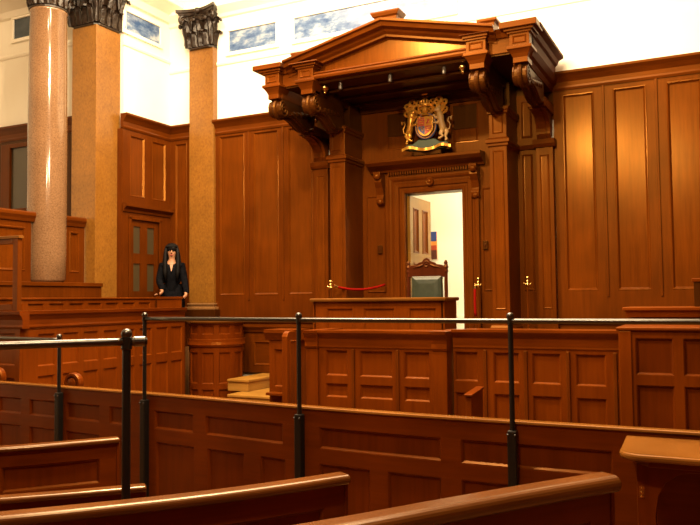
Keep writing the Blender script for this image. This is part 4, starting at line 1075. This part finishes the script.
for s_, H_ in ((-1, hl), (1, hr)):
    sh_ = add(BP(s_ * .145, .0, 1.29), .045, ns)
    el = add(BP(s_ * .195, .05, 1.06), .040, sh_)
    wr = add(H_ + Vector((0, .07, .055)) - fd * .02, .024, el)
    pm_ = add(H_ + Vector((0, .01, .02)), (.030, .018), wr)
    hip = add(BP(s_ * .085, -.06, .78), .085, pel)
    kn = add(BP(s_ * .09, -.03, .46), .055, hip)
    an = add(BP(s_ * .09, -.05, .09), .036, kn)
    add(BP(s_ * .10, .10, .035), (.04, .03), an)
body = skin_mesh('body', V, E_, R, 'skin', pe, loc=PB)
V = []; E_ = []; R = []
for H_, s_ in ((hl, -1), (hr, 1)):
    for k in range(5):
        a = -.55 + k * .26
        ln = (.035, .06, .068, .062, .05)[k] if s_ > 0 else (.05, .062, .068, .06, .035)[k]
        dv = (Vector((0, -1, 0)) * math.cos(a) + Vector((1, 0, 0)) * math.sin(a))
        b = H_ + Vector((0, 0, .018)) + Vector((1, 0, 0)) * (k - 2) * .014
        i0 = add(b, .009); i1 = add(b + dv * ln * .55 + Vector((0, 0, .004)), .008, i0); add(b + dv * ln - Vector((0, 0, .014)), .0065, i1)
fin = skin_mesh('fingers', V, E_, R, 'skin', body, sub=1, loc=PB)
# black jacket: fitted shell over torso and arms, skirt below
V = []; E_ = []; R = []
pel = add(BP(0, -.06, .84), (.145, .185)); w1 = add(BP(0, -.03, 1.02), (.118, .145), pel); ch = add(BP(0, .0, 1.19), (.125, .165), w1); ns = add(BP(0, -.002, 1.335), (.088, .10), ch)
for s_, H_ in ((-1, hl), (1, hr)):
    sh_ = add(BP(s_ * .140, .0, 1.30), .080, ns); el = add(BP(s_ * .195, .05, 1.06), .058, sh_); add(H_ + Vector((0, .09, .075)) - fd * .02, .042, el)
jk = skin_mesh('jacket', V, E_, R, 'cloth', pe, loc=PB)
m = MB()
m.loft([[tuple(PB + rd_ * rx * math.cos(2 * PI * k / 20) + fd * (ry * math.sin(2 * PI * k / 20) - .05) + Vector((0, 0, z))) for k in range(20)] for rx, ry, z in ((.21, .17, .35), (.20, .165, .5), (.195, .165, .75), (.17, .14, .95), (.15, .12, 1.02))])
m.build('skirt', 'cloth', pe, smooth=True)
for s_ in (-1, 1):
    m = MB(); c = BP(s_ * .10, .05, .0)
    m.ball((c.x, c.y, c.z + .045), .05, 12, (1.1, 1.9, .85)); m.build('shoe', 'cloth', pe, smooth=True)
def ell(c, a, b, rx, ry, rz, t0, t1, p0, p1, n=16, k=12):
    pass
# hair: cap over the skull, long falls to the chest, fringe
m = MB()
hc = BP(0, .03, 1.53)
rings = []
for i in range(10):
    q = i / 9
    z = 1.645 - q * .62
    rr = (.04, .092, .122, .134, .142, .150, .158, .162, .155, .125)[i]
    dd = (.03, .078, .100, .104, .098, .088, .080, .076, .066, .046)[i]
    back = -.03 - .03 * q
    ring = []
    for k in range(15):
        a = PI * .04 - (PI * 1.08) * k / 14          # from one cheek round the back to the other
        ring.append(tuple(hc * 1 - Vector((0, 0, hc.z)) + Vector((0, 0, PB.z + z)) + rd_ * rr * math.cos(a) + fd * (dd * math.sin(a) + .035 * (1 if abs(math.cos(a)) > .6 else .6) + back * .3)))
    inner = [tuple(Vector(p) * 1 + (Vector((hc.x, hc.y, p[2])) - Vector(p)) * .22) for p in ring]
    rings.append(ring + inner[::-1])
m.loft(rings)
hr_o = m.build('hair', 'hair', pe, smooth=True)
m = MB(); c = BP(0, .030, 1.575); m.ball((c.x, c.y, c.z), .098, 18, (1.06, 1.0, .85)); m.build('hair_crown', 'hair', hr_o, smooth=True)
m = MB()
for k in range(9):
    a = (k - 4) * .017
    p0 = BP(a * 1.0, .105, 1.615); p1 = BP(a * 1.1, .124 - abs(a) * .35, 1.598); p2 = BP(a * 1.15, .126 - abs(a) * .4, 1.580)
    m.tube([tuple(p0), tuple(p1), tuple(p2)], [.012, .013, .008], 6)
m.build('fringe', 'hair', hr_o, smooth=True)
for s_ in (-1, 1):
    m = MB()
    m.tube([tuple(BP(s_ * .080, .075, 1.60)), tuple(BP(s_ * .094, .085, 1.50)), tuple(BP(s_ * .098, .10, 1.36)), tuple(BP(s_ * .095, .135, 1.20)), tuple(BP(s_ * .085, .14, 1.06))], [.018, .030, .034, .034, .012], 8)
    m.build('lock', 'hair', hr_o, smooth=True)
# face
m = MB(); m.tube([tuple(BP(0, .112, 1.535)), tuple(BP(0, .130, 1.500)), tuple(BP(0, .120, 1.492))], [.009, .013, .008], 8); m.build('nose', 'skin', body, smooth=True)
for s_ in (-1, 1):
    m = MB(); c = BP(s_ * .030, .108, 1.532); m.ball((c.x, c.y, c.z), .008, 10, (1.2, .8, .7)); m.build('eye', 'eye', body, smooth=True)
    m = MB(); c = BP(s_ * .074, .035, 1.52); m.ball((c.x, c.y, c.z), .020, 10, (.6, .8, 1.3)); m.build('ear', 'skin', body, smooth=True)
m = MB(); c = BP(0, .108, 1.466); m.tube([tuple(BP(-.022, .098, 1.466)), tuple(BP(0, .112, 1.464)), tuple(BP(.022, .098, 1.466))], [.004, .008, .004], 8); m.build('mouth', 'lip', body, smooth=True)
m = MB(); m.loft([[tuple(BP(x, f_, z)) for x, f_, z in r] for r in ([(-.024, .132, 1.31), (.024, .132, 1.31), (.024, .115, 1.31), (-.024, .115, 1.31)], [(-.004, .156, 1.21), (.004, .156, 1.21), (.004, .14, 1.21), (-.004, .14, 1.21)])]); m.build('neckline', 'skin', body)

# ------------------------------------------------------------------ light
def point(name, loc, power, col=(1, .74, .44), r=.13):
    l = bpy.data.lights.new(name, 'POINT'); l.energy = power; l.color = col; l.shadow_soft_size = r
    o = bpy.data.objects.new(name, l); COL.objects.link(o); o.location = loc; return o
def area(name, loc, rot, sx, sy, power, col=(1, .80, .55)):
    l = bpy.data.lights.new(name, 'AREA'); l.energy = power; l.color = col; l.shape = 'RECTANGLE'; l.size = sx; l.size_y = sy
    o = bpy.data.objects.new(name, l); COL.objects.link(o); o.location = loc; o.rotation_euler = rot; return o
point('chandelier_or_fill_light', (-2.3, 4.0, 5.0), 720)
point('chandelier_or_fill_light', (-4.4, 4.9, 6.4), 1200)
point('chandelier_or_fill_light', (-1.3, 1.0, 5.2), 620)  # fill added to brighten the foreground, stands for no chandelier
area('skylight', (-4.0, 6.2, 8.1), (0, 0, 0), 6.5, 4.5, 1700, (1, .76, .48))
point('anteroom_light', (-2.3, 11.1, 3.8), 150, (1, .84, .55), .12)

w = bpy.data.worlds.new('world'); S.world = w; w.use_nodes = True
w.node_tree.nodes['Background'].inputs[0].default_value = (1, .8, .55, 1); w.node_tree.nodes['Background'].inputs[1].default_value = .02
S.view_settings.view_transform = 'Standard'; S.view_settings.look = 'None'; S.view_settings.gamma = 1; S.view_settings.exposure = 0
S.view_settings.use_curve_mapping = False
